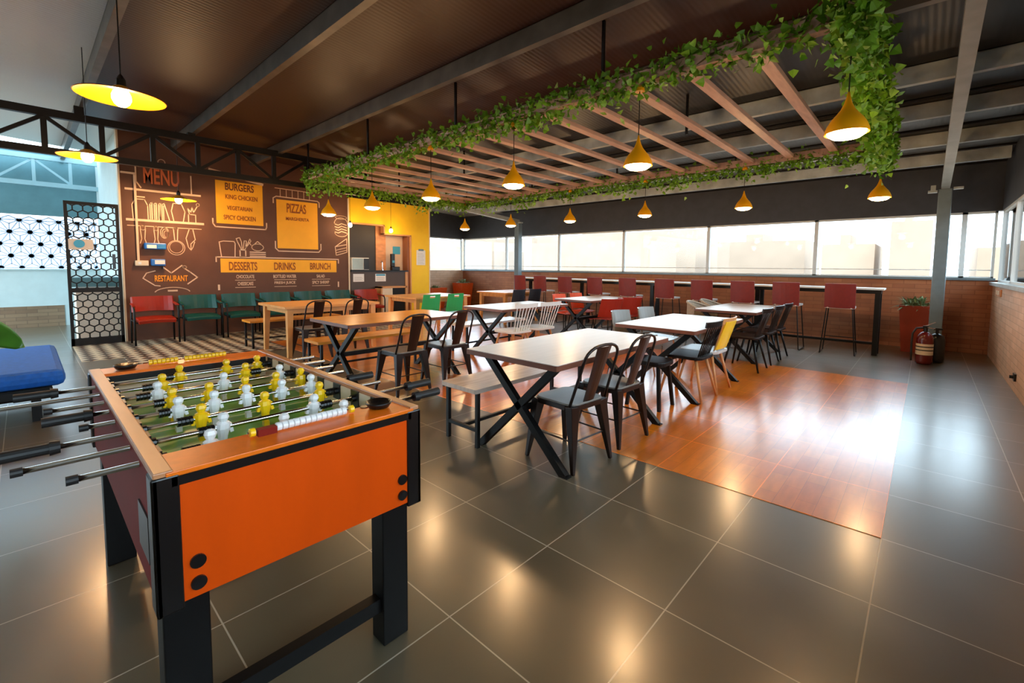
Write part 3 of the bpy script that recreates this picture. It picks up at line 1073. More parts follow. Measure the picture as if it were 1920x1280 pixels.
hexmesh(.12, .87).build('lower_mesh', M['dark'], t, world=True)
hexmesh(.94, 2.28).build('upper_mesh', M['dark'], t, world=True)
MB().box(-10.17, -10.15, 1.0, 1.04, 1.25, 1.5).build('handle', M['blackpl'], t, world=True)
t = thing('wall_plaque', 'beige plaque with a blue disc hanging on the hexagon partition', 'plaque', (-10.16, .62, 1.56))
MB().box(-10.168, -10.16, .49, .78, 1.56, 1.73).build('plate', M['plaque'], t, world=True, bevel=.003)
MB().cyl((-10.16, .615, 1.655), (-10.154, .615, 1.655), .065, n=20).build('disc', M['bluesign'], t, world=True)
t = thing('court_bench_box', 'beige fronted storage box with teal lid standing behind the hexagon partition', 'storage box', (-10.7, .8, 0))
MB().box(-10.95, -10.5, .56, 1.13, 0, .86).build('body', M['plaque'], t, world=True)
MB().box(-11.0, -10.46, .5, 1.14, .95, 1.1).build('lid', M['teal_wall'], t, world=True)
MB().box(-10.93, -10.52, .58, 1.11, .86, .95).build('rim', M['white'], t, world=True)

# ================================================================ LAMPS
def point(parent, loc, power, r=.04, col=(1, .62, .3)):
    l = bpy.data.lights.new('lamp_light', 'POINT')
    l.energy = power
    l.color = col
    l.shadow_soft_size = r
    o = bpy.data.objects.new('lamp_light', l)
    COL.objects.link(o)
    o.parent = parent
    o.location = loc
    return o


def onion(label, x, y, z, group, power=16):
    t = thing('pendant_lamp', label, 'pendant lamp', (x, y, z), 0, group)
    prof = [(.118, 0), (.116, .02), (.105, .05), (.085, .085), (.06, .115), (.038, .145), (.022, .18), (.012, .215), (.006, .25)]
    prof += [(.004, .25), (.01, .21), (.034, .142), (.056, .11), (.08, .08), (.1, .045), (.112, .02), (.114, 0)]
    MB().lathe(prof, n=28).build('shade', M['lamp_y'], t, smooth=True)
    MB().lathe([(.105, .012), (.1, -.008), (.075, -.026), (.035, -.034), (.002, -.036)], n=24).build('diffuser', M['glow'], t, smooth=True)
    MB().cyl((0, 0, .25), (0, 0, 2.82 - z), .004, n=6).build('cord', M['dark'], t)
    MB().lathe([(.04, 0), (.035, .03), (.012, .05)], (0, 0, 2.8 - z), 14, cap=True).build('ceiling_rose', M['lamp_y'], t)
    point(t, (0, 0, -.1), power, .06)
    return t


near_words = ['first from the right, beside the thick ivy', 'second from the right', 'third from the right', 'fourth from the right', 'fifth from the right', 'sixth, at the left end by the pizza board']
far_words = ['first from the right, near the pole', 'second from the right', 'third from the right', 'fourth from the right', 'fifth from the right', 'sixth, at the left end']
for i, x in enumerate((-.42, -1.84, -3.26, -4.68, -6.1, -7.51)):
    onion('yellow onion pendant, near row under pergola, ' + near_words[i], x, 3.46, 2.2, 'yellow onion pendants')
for i, x in enumerate((-.49, -2.06, -3.63, -5.2, -6.78, -8.3)):
    onion('yellow onion pendant, far row under pergola, ' + far_words[i], x, 7.12, 2.25, 'yellow onion pendants')


def saucer(label, x, y, z, tilt):
    t = thing('saucer_lamp', label, 'pendant lamp', (x, y, z), 0, 'yellow saucer pendants')
    prof = [(.25, 0), (.16, .02), (.07, .05), (.035, .075), (.03, .075), (.06, .045), (.15, .012), (.245, -.004)]
    MB().lathe(prof, n=40).build('shade', M['lamp_y'], t, smooth=True)
    MB().lathe([(.03, .06), (.028, .12), (.012, .15), (.004, .16)], n=14, cap=True).build('socket', M['dark'], t)
    MB().ball((0, 0, .0), .055, 1.2, 16).build('bulb', M['bulb'], t, smooth=True)
    MB().cyl((0, 0, .15), (0, 0, roof_z(y) - z), .004, n=6).build('cord', M['dark'], t)
    point(t, (0, 0, -.1), 40 if x < -9 else 24, .05)
    return t


saucer('large flat yellow saucer lamp nearest, above the foosball table', -4.24, .51, 2.5, 0)
saucer('flat yellow saucer lamp hanging in front of the dark roof truss', -6.85, .52, 2.5, 0)
saucer('flat saucer lamp glowing against the mural below the word MENU', -9.5, 1.81, 2.43, 0)
for x, y, z, lb in ((-9.95, 5.08, 2.28, 'bare bulb hanging at the corner of the mural and yellow wall'), (-9.95, 6.14, 2.22, 'bare bulb hanging in front of the yellow wall above the doorway')):
    t = thing('bare_bulb', lb, 'bulb', (x, y, z), 0, 'bare bulbs at the kitchen hatch')
    MB().ball((0, 0, 0), .045, 1.2, 14).build('glass', M['bulb'], t, smooth=True)
    MB().cyl((0, 0, .045), (0, 0, .1), .018, n=10).build('socket', M['dark'], t)
    MB().cyl((0, 0, .1), (0, 0, roof_z(y) - z), .004, n=6).build('cord', M['dark'], t)
    point(t, (.08, 0, -.02), 12, .05)

# ================================================================ PERGOLA AND IVY
PZ = 2.85
t = thing('pergola', 'hanging wooden slat pergola over the dining tables', 'pergola', (-4.3, 5.3, PZ))
for i in range(15):
    x = -.98 - .5 * i
    MB().box(x - .045, x + .045, 3.5, 7.1, PZ + .03, PZ + .075).build('slat', M['slat'], t, world=True, bevel=.004)
for a in ((-8.3, -.36, 3.42, 3.5), (-8.3, -.36, 7.1, 7.18), (-.44, -.36, 3.5, 7.1), (-8.3, -8.22, 3.5, 7.1)):
    MB().box(a[0], a[1], a[2], a[3], PZ, PZ + .1).build('frame_beam', M['slat'], t, world=True, bevel=.004)
for x in (-.4, -2.2, -4.2, -6.2, -8.26):
    for y in (3.46, 5.3, 7.14):
        if y == 5.3 and x in (-4.2,):
            continue
        MB().box(x - .012, x + .012, y - .012, y + .012, PZ + .08, roof_z(y)).build('hanger', M['dark'], t, world=True)


def ivy(label, p0, p1, n, spread, droop, group, lsz=.045):
    """a garland of leaves wound around the line p0-p1"""
    p0, p1 = Vector(p0), Vector(p1)
    t = thing('ivy_garland', label, 'ivy', tuple((p0 + p1) / 2), 0, group)
    d = p1 - p0
    st = MB()
    L = d.length
    for k in range(3):
        pts = []
        for i in range(int(L * 6) + 1):
            q = i / int(L * 6)
            ph = i * 1.3 + k * 2.1
            pts.append(p0 + d * q + Vector((math.cos(ph), math.sin(ph), 0)) * .05 + Vector((0, 0, .05 * math.sin(ph * .7 + k) - .02)))
        st.tube(pts, .006, 5)
    st.build('vine', M['stem'], t, world=True)
    lf = MB()
    perp = Vector((-d.y, d.x, 0)).normalized()
    for i in range(n):
        q = random.random()
        cl = .55 + .45 * math.sin(q * L * 3.7 + 1) * math.sin(q * L * 1.9)
        c = p0 + d * q + perp * random.gauss(0, spread * (0.6 + cl * .6))
        c.z += random.gauss(.0, .06) - abs(random.gauss(0, droop)) * cl
        s_ = lsz * random.uniform(.6, 1.35)
        a = Vector((random.gauss(0, 1), random.gauss(0, 1), random.gauss(-.5, .7))).normalized()
        u = a.cross(Vector((random.gauss(0, 1), random.gauss(0, 1), random.gauss(0, 1)))).normalized()
        nn = a.cross(u)
        v = [c, c + u * s_ * .75 + a * s_ * .25 + nn * s_ * .12, c + u * s_ * .45 + a * s_ * .85, c + a * s_ * 1.5 - nn * s_ * .15,
             c - u * s_ * .45 + a * s_ * .85, c - u * s_ * .75 + a * s_ * .25 + nn * s_ * .12, c + a * s_ * .7 - nn * s_ * .05]
        lf.add(v, [(0, 1, 6), (1, 2, 6), (2, 3, 6), (3, 4, 6), (4, 5, 6), (5, 0, 6)])
    lf.build('leaves', M['leaf'], t, world=True)
    return t


G = 'ivy along the pergola edges'
ivy('thick bright ivy hanging along the right end of the pergola', (-.37, 3.1, PZ + .02), (-.5, 7.75, PZ - .02), 5200, .062, .15, G, .037)
ivy('ivy trailing along the near long edge of the pergola', (-.4, 3.45, PZ + .08), (-8.4, 3.46, PZ + .08), 4200, .05, .09, G, .036)
ivy('ivy trailing along the far long edge of the pergola', (-.4, 7.15, PZ + .04), (-8.4, 7.15, PZ + .04), 3600, .045, .13, G, .036)
ivy('dark ivy along the left end of the pergola near the yellow wall', (-8.32, 3.4, PZ + .04), (-8.32, 7.2, PZ + .04), 2200, .08, .13, G, .038)

# ================================================================ TABLES AND BENCHES
def rounded_rect(w, l, r=.02, n=4):
    pts = []
    for cx, cy, a0 in ((w / 2 - r, l / 2 - r, 0), (-w / 2 + r, l / 2 - r, PI / 2), (-w / 2 + r, -l / 2 + r, PI), (w / 2 - r, -l / 2 + r, 1.5 * PI)):
        for i in range(n + 1):
            a = a0 + PI / 2 * i / n
            pts.append((cx + r * math.cos(a), cy + r * math.sin(a)))
    return pts


def xtable(label, x, y, w, l, top, edge='edge', rz=0):
    t = thing('dining_table', label, 'table', (x, y, 0), rz, 'cross legged dining tables')
    MB().prism(rounded_rect(w, l), 'z', .715, .75).build('tabletop', M[top], t)
    MB().prism(rounded_rect(w + .006, l + .006), 'z', .712, .746).build('edge_band', M[edge], t)
    for s in (-1, 1):
        yy = s * (l / 2 - .13)
        for q in (-1, 1):
            m = MB()
            m.bar((q * (w / 2 - .02), yy, 0.0), (-q * (w / 2 - .1), yy, .7), .05, .045, up=(0, 1, 0))
            m.box(q * (w / 2 - .02) - .035, q * (w / 2 - .02) + .035, yy - .025, yy + .025, 0, .012)
            m.build('leg', M['black'], t)
        MB().box(-w / 2 + .06, w / 2 - .06, yy - .025, yy + .025, .69, .713).build('top_rail', M['black'], t)
    MB().bar((0, -l / 2 + .13, .37), (0, l / 2 - .13, .37), .05, .05).build('stretcher', M['black'], t)
    return t


xtable('large pale topped cross legged table nearest the camera, with bench and two bronze chairs', -2.07, 2.95, .84, 1.6, 'greytop')
xtable('pale cross legged table between smoky grey chairs and the yellow backed chair', -2.07, 5.06, .88, 1.52, 'greytop')
xtable('pale cross legged table far right near the bar counter, beside dark spindle chairs', -2.17, 7.6, .86, 1.6, 'greytop')
xtable('pale cross legged table in the centre beside the white spindle chairs', -4.83, 5.25, .86, 1.55, 'greytop')
xtable('honey coloured cross legged table behind the foosball table, with two bronze chairs', -4.76, 2.94, .92, 1.56, 'orangewood', 'edge')
xtable('pale cross legged table far in the centre between orange and rust red chairs', -4.95, 7.65, .86, 1.5, 'greytop')


def bench(label, x, y, l, top='benchtop', w=.4):
    t = thing('dining_bench', label, 'bench', (x, y, 0), 0, 'benches beside the dining tables')
    MB().prism(rounded_rect(w, l, .015), 'z', .42, .452).build('seat', M[top], t)
    for s in (-1, 1):
        for q in (-1, 1):
            MB().cbox(q * (w / 2 - .03), s * (l / 2 - .05), 0, .028, .028, .42).build('leg', M['black'], t)
        MB().box(-w / 2 + .03, w / 2 - .03, s * (l / 2 - .05) - .012, s * (l / 2 - .05) + .012, .12, .145).build('crossbar', M['black'], t)
    MB().box(-.012, .012, -l / 2 + .05, l / 2 - .05, .12, .145).build('stretcher', M['black'], t)
    return t


bench('wooden bench with black square legs beside the nearest pale table', -2.6, 2.87, 1.42)
bench('pale bench with black legs beside the central pale table', -5.42, 5.2, 1.4)
bench('wooden bench behind the honey coloured table', -5.42, 2.95, 1.4, 'orangewood')
bench('wooden bench with black legs behind the light oak table near the teal armchairs', -8.12, 3.1, 1.5, 'orangewood')


def woodtable(label, x, y, w, l):
    t = thing('wooden_table', label, 'table', (x, y, 0), 0, 'light oak tables')
    MB().prism(rounded_rect(w, l, .03), 'z', .715, .75).build('tabletop', M['lightwood'], t)
    for s in (-1, 1):
        for q in (-1, 1):
            MB().bar((q * (w / 2 - .08), s * (l / 2 - .08), 0), (q * (w / 2 - .1), s * (l / 2 - .1), .715), .055, .055, .085, .085).build('leg', M['lightwood'], t)
        MB().box(-w / 2 + .1, w / 2 - .1, s * (l / 2 - .1) - .015, s * (l / 2 - .1) + .015, .64, .715).build('apron', M['lightwood'], t)
    for q in (-1, 1):
        MB().box(q * (w / 2 - .1) - .015, q * (w / 2 - .1) + .015, -l / 2 + .1, l / 2 - .1, .64, .715).build('apron', M['lightwood'], t)
    return t


woodtable('light oak table with thick wooden legs in front of the teal armchairs', -7.3, 3.2, 1.1, 1.5)
woodtable('light oak table in front of the yellow wall, beside the green chairs', -7.75, 5.65, 1.1, 1.4)
woodtable('light oak table far left in front of the orange planter', -7.75, 8.1, 1.0, 1.3)

# ================================================================ CHAIRS
def hoop(x, y0, z0, y1, z1, n=12):
    """arch from (-x,y0,z0) over (.,y1,z1) to (x,y0,z0)"""
    pts = []
    for i in range(4):
        q = i / 4
        pts.append((-x + .015 * q, y0 + (y1 - y0) * q * .72, z0 + (z1 - z0) * q * .72))
    for i in range(n + 1):
        a = PI - PI * i / n
        s_ = math.sin(a)
        cx = math.cos(a)
        px = (x - .012) * (abs(cx) ** .75) * (1 if cx > 0 else -1)
        q = .72 + .28 * (s_ ** .8)
        pts.append((px, y0 + (y1 - y0) * q, z0 + (z1 - z0) * q))
    for i in range(3, -1, -1):
        q = i / 4
        pts.append((x - .015 * q, y0 + (y1 - y0) * q * .72, z0 + (z1 - z0) * q * .72))
    return pts


def tolix():
    t = thing('metal_chair', 'metal cafe chair', 'chair')
    MB().prism(rounded_rect(.36, .36, .07, 5), 'z', .435, .45).build('seat', M['seat_sheen'], t, bevel=.004)
    MB().prism(rounded_rect(.372, .372, .07, 5), 'z', .405, .437).build('seat_apron', M['bronze'], t)
    for sx in (-1, 1):
        for sy in (-1, 1):
            MB().bar((sx * .205, sy * .215, 0), (sx * .15, sy * .155, .43), .024, .024, .085, .06, up=(0, 1, 0)).build('leg', M['bronze'], t, bevel=.004)
    MB().tube(hoop(.19, -.165, .44, -.3, .85), .0105, 8).build('back_hoop', M['bronze'], t, smooth=True)

    def sp(u, v):
        z = .44 + .395 * v
        wd = .055 + .02 * v
        x = (u - .5) * 2 * wd
        return (x, -.168 - .13 * v - .008 * (1 - (2 * u - 1) ** 2), z)
    MB().grid(sp, 4, 8, .005).build('back_splat', M['bronze'], t, smooth=False)
    b = MB()
    b.tube([(-.16, -.18, .2), (.16, -.18, .2)], .006, 6).tube([(-.17, -.18, .2), (-.17, .18, .2)], .006, 6).tube([(.17, -.18, .2), (.17, .18, .2)], .006, 6)
    b.build('leg_brace', M['bronze'], t)
    return t


H = PI / 2
place_all(tolix(), [
    (-1.84, 2.55, H - .08, 'dark bronze metal chair at the near table, closest to the camera'),
    (-1.84, 3.12, H - .05, 'dark bronze metal chair at the near table, the farther of its two'),
    (-4.2, 2.72, H, 'dark metal chair at the honey table, nearer to the foosball handles'),
    (-4.2, 3.32, H, 'dark metal chair at the honey table, the farther of its two'),
    (-6.66, 2.78, H, 'dark metal chair at the light oak table, left one before the teal armchairs'),
    (-6.66, 3.36, H, 'dark metal chair at the light oak table, right one before the teal armchairs'),
], 'dark metal cafe chairs')


t = thing('low_stool', 'low black backless stool pushed under the near corner of the middle right table', 'stool', (-1.98, 4.1, 0))
MB().prism(rounded_rect(.38, .34, .1, 5), 'z', .42, .465).build('seat', M['black'], t, bevel=.01)
for sx in (-1, 1):
    for sy in (-1, 1):
        MB().bar((sx * .17, sy * .15, 0), (sx * .13, sy * .11, .42), .03, .03).build('leg', M['black'], t)


def spindle(name, cat, seat_m, frame_m, leg_m, label, back_h=.82, yellow=False, n=7):
    t = thing(name, label, cat)
    MB().prism(rounded_rect(.43, .42, .09, 5), 'z', .43, .46).build('seat', M[seat_m], t, bevel=.006)
    for sx in (-1, 1):
        for sy in (-1, 1):
            MB().cyl((sx * .215, sy * .215 - (.02 if sy < 0 else 0), 0), (sx * .13, sy * .13, .435), .012, .018, 8).build('leg', M[leg_m], t, smooth=True)
    for i in range(n):
        u = (i / (n - 1) - .5) * 2
        MB().cyl((u * .15, -.16, .455), (u * .2, -.27, back_h - .02), .0075, .006, 6).build('spindle', M[frame_m], t)
    tr_ = MB()

    def rail(u, v):
        x = (u - .5) * .47
        return (x, -.262 - .04 * (1 - (2 * u - 1) ** 2) - .01 * v, back_h - .03 + .055 * v)
    tr_.grid(rail, 8, 2, .016)
    tr_.build('top_rail', M[frame_m], t)
    if yellow:
        def slab(u, v):
            return ((u - .5) * .36, -.19 - .1 * v - .02 * (1 - (2 * u - 1) ** 2), .48 + .31 * v)
        MB().grid(slab, 6, 6, .014).build('back_cushion', M['pl_y'], t, label='yellow fabric back cover')
    return t


place_all(spindle('spindle_chair', 'chair', 'black', 'black', 'oakleg', 'x', .8), [
    (-1.84, 4.68, H, 'black spindle back chair with wooden legs at the middle right table'),
], None)
place_all(spindle('yellow_backed_chair', 'chair', 'greytop', 'oakleg', 'oakleg', 'x', .8, True, 4), [
    (-1.84, 5.13, H, 'chair with yellow back and slim wooden legs at the middle right table'),
], None)
place_all(spindle('white_spindle_chair', 'chair', 'white', 'white', 'oakleg', 'x', .82), [
    (-4.36, 4.64, H, 'white spindle back chair at the central table, left of the two'),
    (-4.36, 5.18, H, 'white spindle back chair at the central table, right of the two'),
], 'white spindle back chairs')
place_all(spindle('dark_spindle_chair', 'chair', 'bronze', 'bronze', 'black', 'x', .82), [
    (-1.8, 6.55, H, 'dark spindle back chair at the far right table, nearer one'),
    (-1.8, 7.2, H, 'dark spindle back chair at the far right table, middle one'),
    (-1.8, 7.76, H, 'dark spindle back chair at the far right table, farthest one'),
], 'dark spindle back chairs')


def shell(name, m, legm, label, w=.44, back=.8, curve=.07, handle=False, arms=0.0, seat_z=.45):
    t = thing(name, label, 'chair')

    def seat(u, v):
        return ((u - .5) * w, -.19 + .4 * v, seat_z - .012 * math.sin(PI * u) - .02 * v ** 3)
    MB().grid(seat, 6, 6, .012).build('seat', M[m], t, smooth=False)

    def bk(u, v):
        x = (u - .5) * (w - .03 * v)
        s_ = (2 * u - 1) ** 2
        return (x, -.2 - .07 * v + curve * s_ + arms * max(0, s_ - .3), seat_z + .02 + (back - seat_z - .02) * v)
    g = MB()
    if handle:
        for u0, u1, v0, v1 in ((0, 1, 0, .8), (0, .34, .8, .92), (.66, 1, .8, .92), (0, 1, .92, 1)):
            g.grid(lambda u, v: bk(u0 + (u1 - u0) * u, v0 + (v1 - v0) * v), 6, 3, .01)
    else:
        g.grid(bk, 10, 6, .012)
    g.build('backrest', M[m], t, smooth=False)
    for sx in (-1, 1):
        for sy in (-1, 1):
            MB().cyl((sx * (w / 2 + .01), sy * .2, 0), (sx * (w / 2 - .06), sy * .15, seat_z - .015), .011, .011, 8).build('leg', M[legm], t)
    return t


place_all(shell('grey_shell_chair', 'grey_shell', 'chrome', 'x', .46, .82, .1), [
    (-2.66, 4.98, -H, 'smoky grey plastic chair at the middle right table, left of the two'),
    (-2.66, 5.66, -H, 'smoky grey plastic chair at the middle right table, right of the two'),
], 'smoky grey plastic chairs')
place_all(shell('green_chair', 'green_ch', 'oakleg', 'x', .42, .82, .03, True), [
    (-7.14, 5.12, H, 'bright green chair with a handle slot in its back, left of the two'),
    (-7.14, 5.7, H, 'bright green chair with a handle slot in its back, right of the two'),
], 'green chairs with slotted backs')
place_all(shell('orange_chair', 'orange_ch', 'black', 'x', .46, .8, .12), [
    (-5.5, 7.4, -H, 'orange shell chair at the far central table, left of the two'),
    (-5.5, 8.0, -H, 'orange shell chair at the far central table, right of the two'),
], 'orange shell chairs')
place_all(shell('rust_tub_chair', 'red_ch', 'black', 'x', .62, .8, .16, False, .1), [
    (-4.32, 7.15, H, 'rust red tub chair at the far central table, nearer one'),
    (-4.3, 7.85, H, 'rust red tub chair at the far central table, farther one'),
], 'rust red tub chairs')
place_all(shell('navy_chair', 'navy', 'black', 'x', .44, .84, .06), [
    (-7.1, 7.55, H, 'dark navy chair at the far left oak table, left of the two'),
    (-7.1, 8.12, H, 'dark navy chair at the far left oak table, right of the two'),
], 'dark navy chairs')


def rattan(label):
    t = thing('rattan_chair', label, 'chair')
    MB().prism(rounded_rect(.44, .42, .12, 6), 'z', .43, .46).build('seat', M['rattan'], t)
    b = MB()
    b.tube([(.24 * math.cos(a), .02 - .26 * math.sin(a), .72 + .1 * math.sin(a)) for a in [PI * i / 14 for i in range(15)]], .018, 8)
    b.build('top_hoop', M['rattan'], t, smooth=True)

    def bk(u, v):
        a = PI * (.08 + .84 * u)
        return (.235 * math.cos(a), .02 - .25 * math.sin(a), .46 + (.26 + .1 * math.sin(a)) * v)
    MB().grid(bk, 14, 5, .01).build('backrest', M['rattan'], t)
    for sx in (-1, 1):
        for sy in (-1, 1):
            MB().cyl((sx * .21, sy * .2, 0), (sx * .16, sy * .15, .435), .014, n=8).build('leg', M['steelgrey'], t)
    return t


place_all(rattan('x'), [
    (-2.68, 7.35, -H, 'grey rattan chair with rounded back at the far right table, left of the two'),
    (-2.68, 7.95, -H, 'grey rattan chair with rounded back at the far right table, right of the two'),
], 'grey rattan chairs')


def armchair(m, label):
    t = thing('waiting_armchair', label, 'armchair')

    def seat(u, v):
        return ((u - .5) * .5, -.2 + .46 * v, .44 + .012 * math.sin(PI * u) - .03 * v ** 4)
    MB().grid(seat, 6, 8, .06).build('seat', M[m], t, bevel=.01)

    def bk(u, v):
        s_ = (2 * u - 1) ** 2
        return ((u - .5) * .58, -.24 - .05 * v + .16 * s_ * (1 - .25 * v), .53 + .25 * v)
    MB().grid(bk, 10, 6, .035).build('backrest', M[m], t, smooth=False)
    for sx in (-1, 1):
        a = MB()
        a.tube([(sx * .29, .2, 0), (sx * .29, .2, .56), (sx * .29, .17, .62), (sx * .285, .1, .64), (sx * .28, -.12, .66), (sx * .27, -.2, .7)], .014, 8)
        a.tube([(sx * .29, -.2, 0), (sx * .285, -.18, .42), (sx * .28, -.18, .66)], .014, 8)
        a.tube([(sx * .288, .2, .4), (sx * .285, -.18, .4)], .012, 8)
        a.build('side_frame', M['black'], t, smooth=True)
        MB().bar((sx * .288, .16, .645), (sx * .282, -.14, .675), .045, .022).build('armrest', M[m], t, bevel=.006)
    MB().box(-.28, .28, .17, .19, .36, .385).build('front_bar', M['black'], t)
    return t


place_all(armchair('red_ch', 'x'), [
    (-9.75, 1.46, -H, 'rust red armchair at the left end of the row under the mural'),
    (-9.75, 5.42, -H, 'rust red armchair at the right end of the row, below the kitchen counter'),
], 'armchairs in a row under the mural')
o5 = place_all(armchair('teal_ch', 'x'), [(-9.75, 2.11 + .655 * i, -H, 'teal armchair under the mural, ' + s_) for i, s_ in enumerate(
    ('first after the left red armchair', 'second after the left red armchair', 'third after the left red armchair', 'fourth after the left red armchair, under the word DRINKS', 'last teal one, under the word BRUNCH'))],
    'armchairs in a row under the mural')

# ================================================================ BAR COUNTER AND STOOLS
t = thing('bar_counter', 'long white topped bar counter with black frame in front of the windows', 'bar counter', (-4.3, 9.15, 0))
MB().box(-8.3, -.48, 8.98, 9.36, 1.045, 1.075).build('countertop', M['white'], t, world=True, bevel=.004)
MB().box(-8.28, -.52, 9.0, 9.34, .985, 1.043).build('apron', M['black'], t, world=True)
for x in (-7.85, -6.2, -4.38, -2.3, -.56):
    for y in (9.03, 9.31):
        MB().box(x - .035, x + .035, y - .03, y + .03, 0, .985).build('leg', M['black'], t, world=True)
MB().box(-7.85, -.56, 9.02, 9.05, .17, .21).build('foot_rail', M['black'], t, world=True)


def stool(label):
    t = thing('bar_stool', label, 'bar stool')

    def bk(u, v):
        return ((u - .5) * .41, -.2 - .03 * v + .02 * (2 * u - 1) ** 2, .75 + .39 * v)
    MB().grid(bk, 6, 4, .02).build('backrest', M['red_st'], t, bevel=.004)
    MB().prism(rounded_rect(.4, .38, .05), 'z', .745, .775).build('seat', M['greytop'], t)
    for sx in (-1, 1):
        MB().tube([(sx * .17, -.17, .745), (sx * .23, -.2, .012), (sx * .235, -.18, .01), (sx * .235, .18, .01), (sx * .23, .2, .012), (sx * .17, .16, .745)], .009, 6).build('sled_leg', M['black'], t)
    for sy in (-.19, .19):
        MB().tube([(-.215, sy, .25), (.215, sy, .25)], .008, 6).build('footrest', M['black'], t)
    return t


sx_ = [-1.02, -1.77, -2.46, -3.2, -3.95, -4.78, -5.6, -6.45, -7.22, -7.9]
ordn = ['first from the right, nearest the counter end', 'second from the right', 'third from the right', 'fourth from the right', 'fifth from the right', 'sixth from the right', 'fourth from the left', 'third from the left', 'second from the left', 'first from the left, by the far column']
place_all(stool('x'), [(x, 8.86, random.uniform(-.05, .05), 'red backed bar stool at the bar counter, ' + ordn[i]) for i, x in enumerate(sx_)], 'red backed bar stools')

# ================================================================ PLANTERS, EXTINGUISHER, SMALL THINGS
def planter(label, x, y, m, w, h, fh, pale=False):
    t = thing('planter', label, 'planter', (x, y, 0), 0, 'tall square planters')
    p = MB()
    vs = []
    for z, q in ((0, .36), (h, .5), (h, .44), (h - .08, .43)):
        vs += [(-w * q, -w * q, z), (w * q, -w * q, z), (w * q, w * q, z), (-w * q, w * q, z)]
    fs = [(0, 3, 2, 1), (12, 13, 14, 15)]
    for k_ in range(3):
        for i in range(4):
            fs.append((k_ * 4 + i, k_ * 4 + (i + 1) % 4, k_ * 4 + 4 + (i + 1) % 4, k_ * 4 + 4 + i))
    p.add(vs, fs).build('pot', M[m], t)
    lf = MB()
    for i in range(170):
        a = random.uniform(0, 2 * PI)
        el = random.uniform(.15, 1.4)
        L = fh * random.uniform(.5, 1.1)
        d = Vector((math.cos(a) * math.cos(el), math.sin(a) * math.cos(el), math.sin(el)))
        u = d.cross(Vector((0, 0, 1))).normalized()
        b = Vector((random.uniform(-.1, .1), random.uniform(-.1, .1), h - .07))
        mid = b + d * L * .6
        tip = b + d * L + Vector((0, 0, -L * .25))
        lf.add([b, mid + u * .018, tip, mid - u * .018, mid + Vector((0, 0, .006))], [(0, 1, 4), (1, 2, 4), (2, 3, 4), (3, 0, 4)])
    lf.build('foliage', M['leaf2'], t)
    return t


planter('bright orange planter with grey green plant in the far left window corner', -11.7, 9.95, 'planter', .5, .8, .28)
planter('small orange planter half hidden beyond the yellow wall edge', -11.9, 8.95, 'planter', .55, .66, .2)
planter('rust planter with leafy plant beside the column on the right', -.12, 10.0, 'planter_r', .4, .78, .3)

t = thing('fire_extinguisher', 'dark red fire extinguisher with black hose standing at the foot of the right column', 'fire extinguisher', (.03, 8.75, 0))
MB().lathe([(.07, 0), (.095, .01), (.098, .05), (.098, .36), (.085, .42), (.05, .46), (.03, .47)], n=24, cap=True).build('cylinder', M['ext_red'], t, smooth=True)
MB().cyl((0, 0, .47), (0, 0, .53), .025).box(-.03, .03, -.02, .02, .52, .56).build('valve', M['blackpl'], t)
MB().bar((-.02, 0, .55), (.1, -.03, .62), .02, .012).bar((-.02, 0, .54), (.1, -.03, .53), .02, .01).build('grip', M['chrome'], t)
MB().tube([(-.02, 0, .53), (-.1, -.03, .52), (-.14, -.04, .44), (-.145, -.05, .3), (-.14, -.05, .1), (-.14, -.05, .04)], .014, 8).build('hose', M['rubber'], t, smooth=True)
MB().lathe([(.0985, .14), (.0985, .3)], n=24).build('label_band', M['cream'], t, smooth=True)
MB().lathe([(.1, .2), (.1, .215)], n=24).lathe([(.1, .25), (.1, .265)], n=24).build('label_print', M['dark'], t)
t = thing("fire_extinguisher", 'black fire extinguisher right behind the dark red one at the right column', 'fire extinguisher', (.16, 9.05, 0))
MB().lathe([(.07, 0), (.095, .01), (.098, .05), (.098, .33), (.08, .4), (.03, .43)], n=20, cap=True).build('cylinder', M['blackpl'], t, smooth=True)
MB().cyl((0, 0, .43), (0, 0, .49), .02).box(-.04, .06, -.015, .015, .48, .51).build('valve', M['blackpl'], t)

t = thing('wall_socket', 'wood toned double socket on the right wall below the sill', 'socket', (XR, 9.5, 1.02))
MB().box(XR - .02, XR - .001, 9.2, 9.75, 1.0, 1.1).build('plate', M['panelwood'], t, world=True, bevel=.003)
MB().box(XR - .026, XR - .02, 9.3, 9.42, 1.02, 1.08).box(XR - .026, XR - .02, 9.5, 9.62, 1.02, 1.08).build('outlet', M['cream'], t, world=True)
t = thing('floor_socket', 'small black socket low on the right wall', 'socket', (XR, 7.2, .2))
MB().box(XR - .02, XR - .001, 7.3, 7.42, .14, .22).build('plate', M['blackpl'], t, world=True)
MB().cyl((XR - .05, 7.36, .18), (XR - .02, 7.36, .18), .018, n=10).build('plug', M['rubber'], t, world=True)

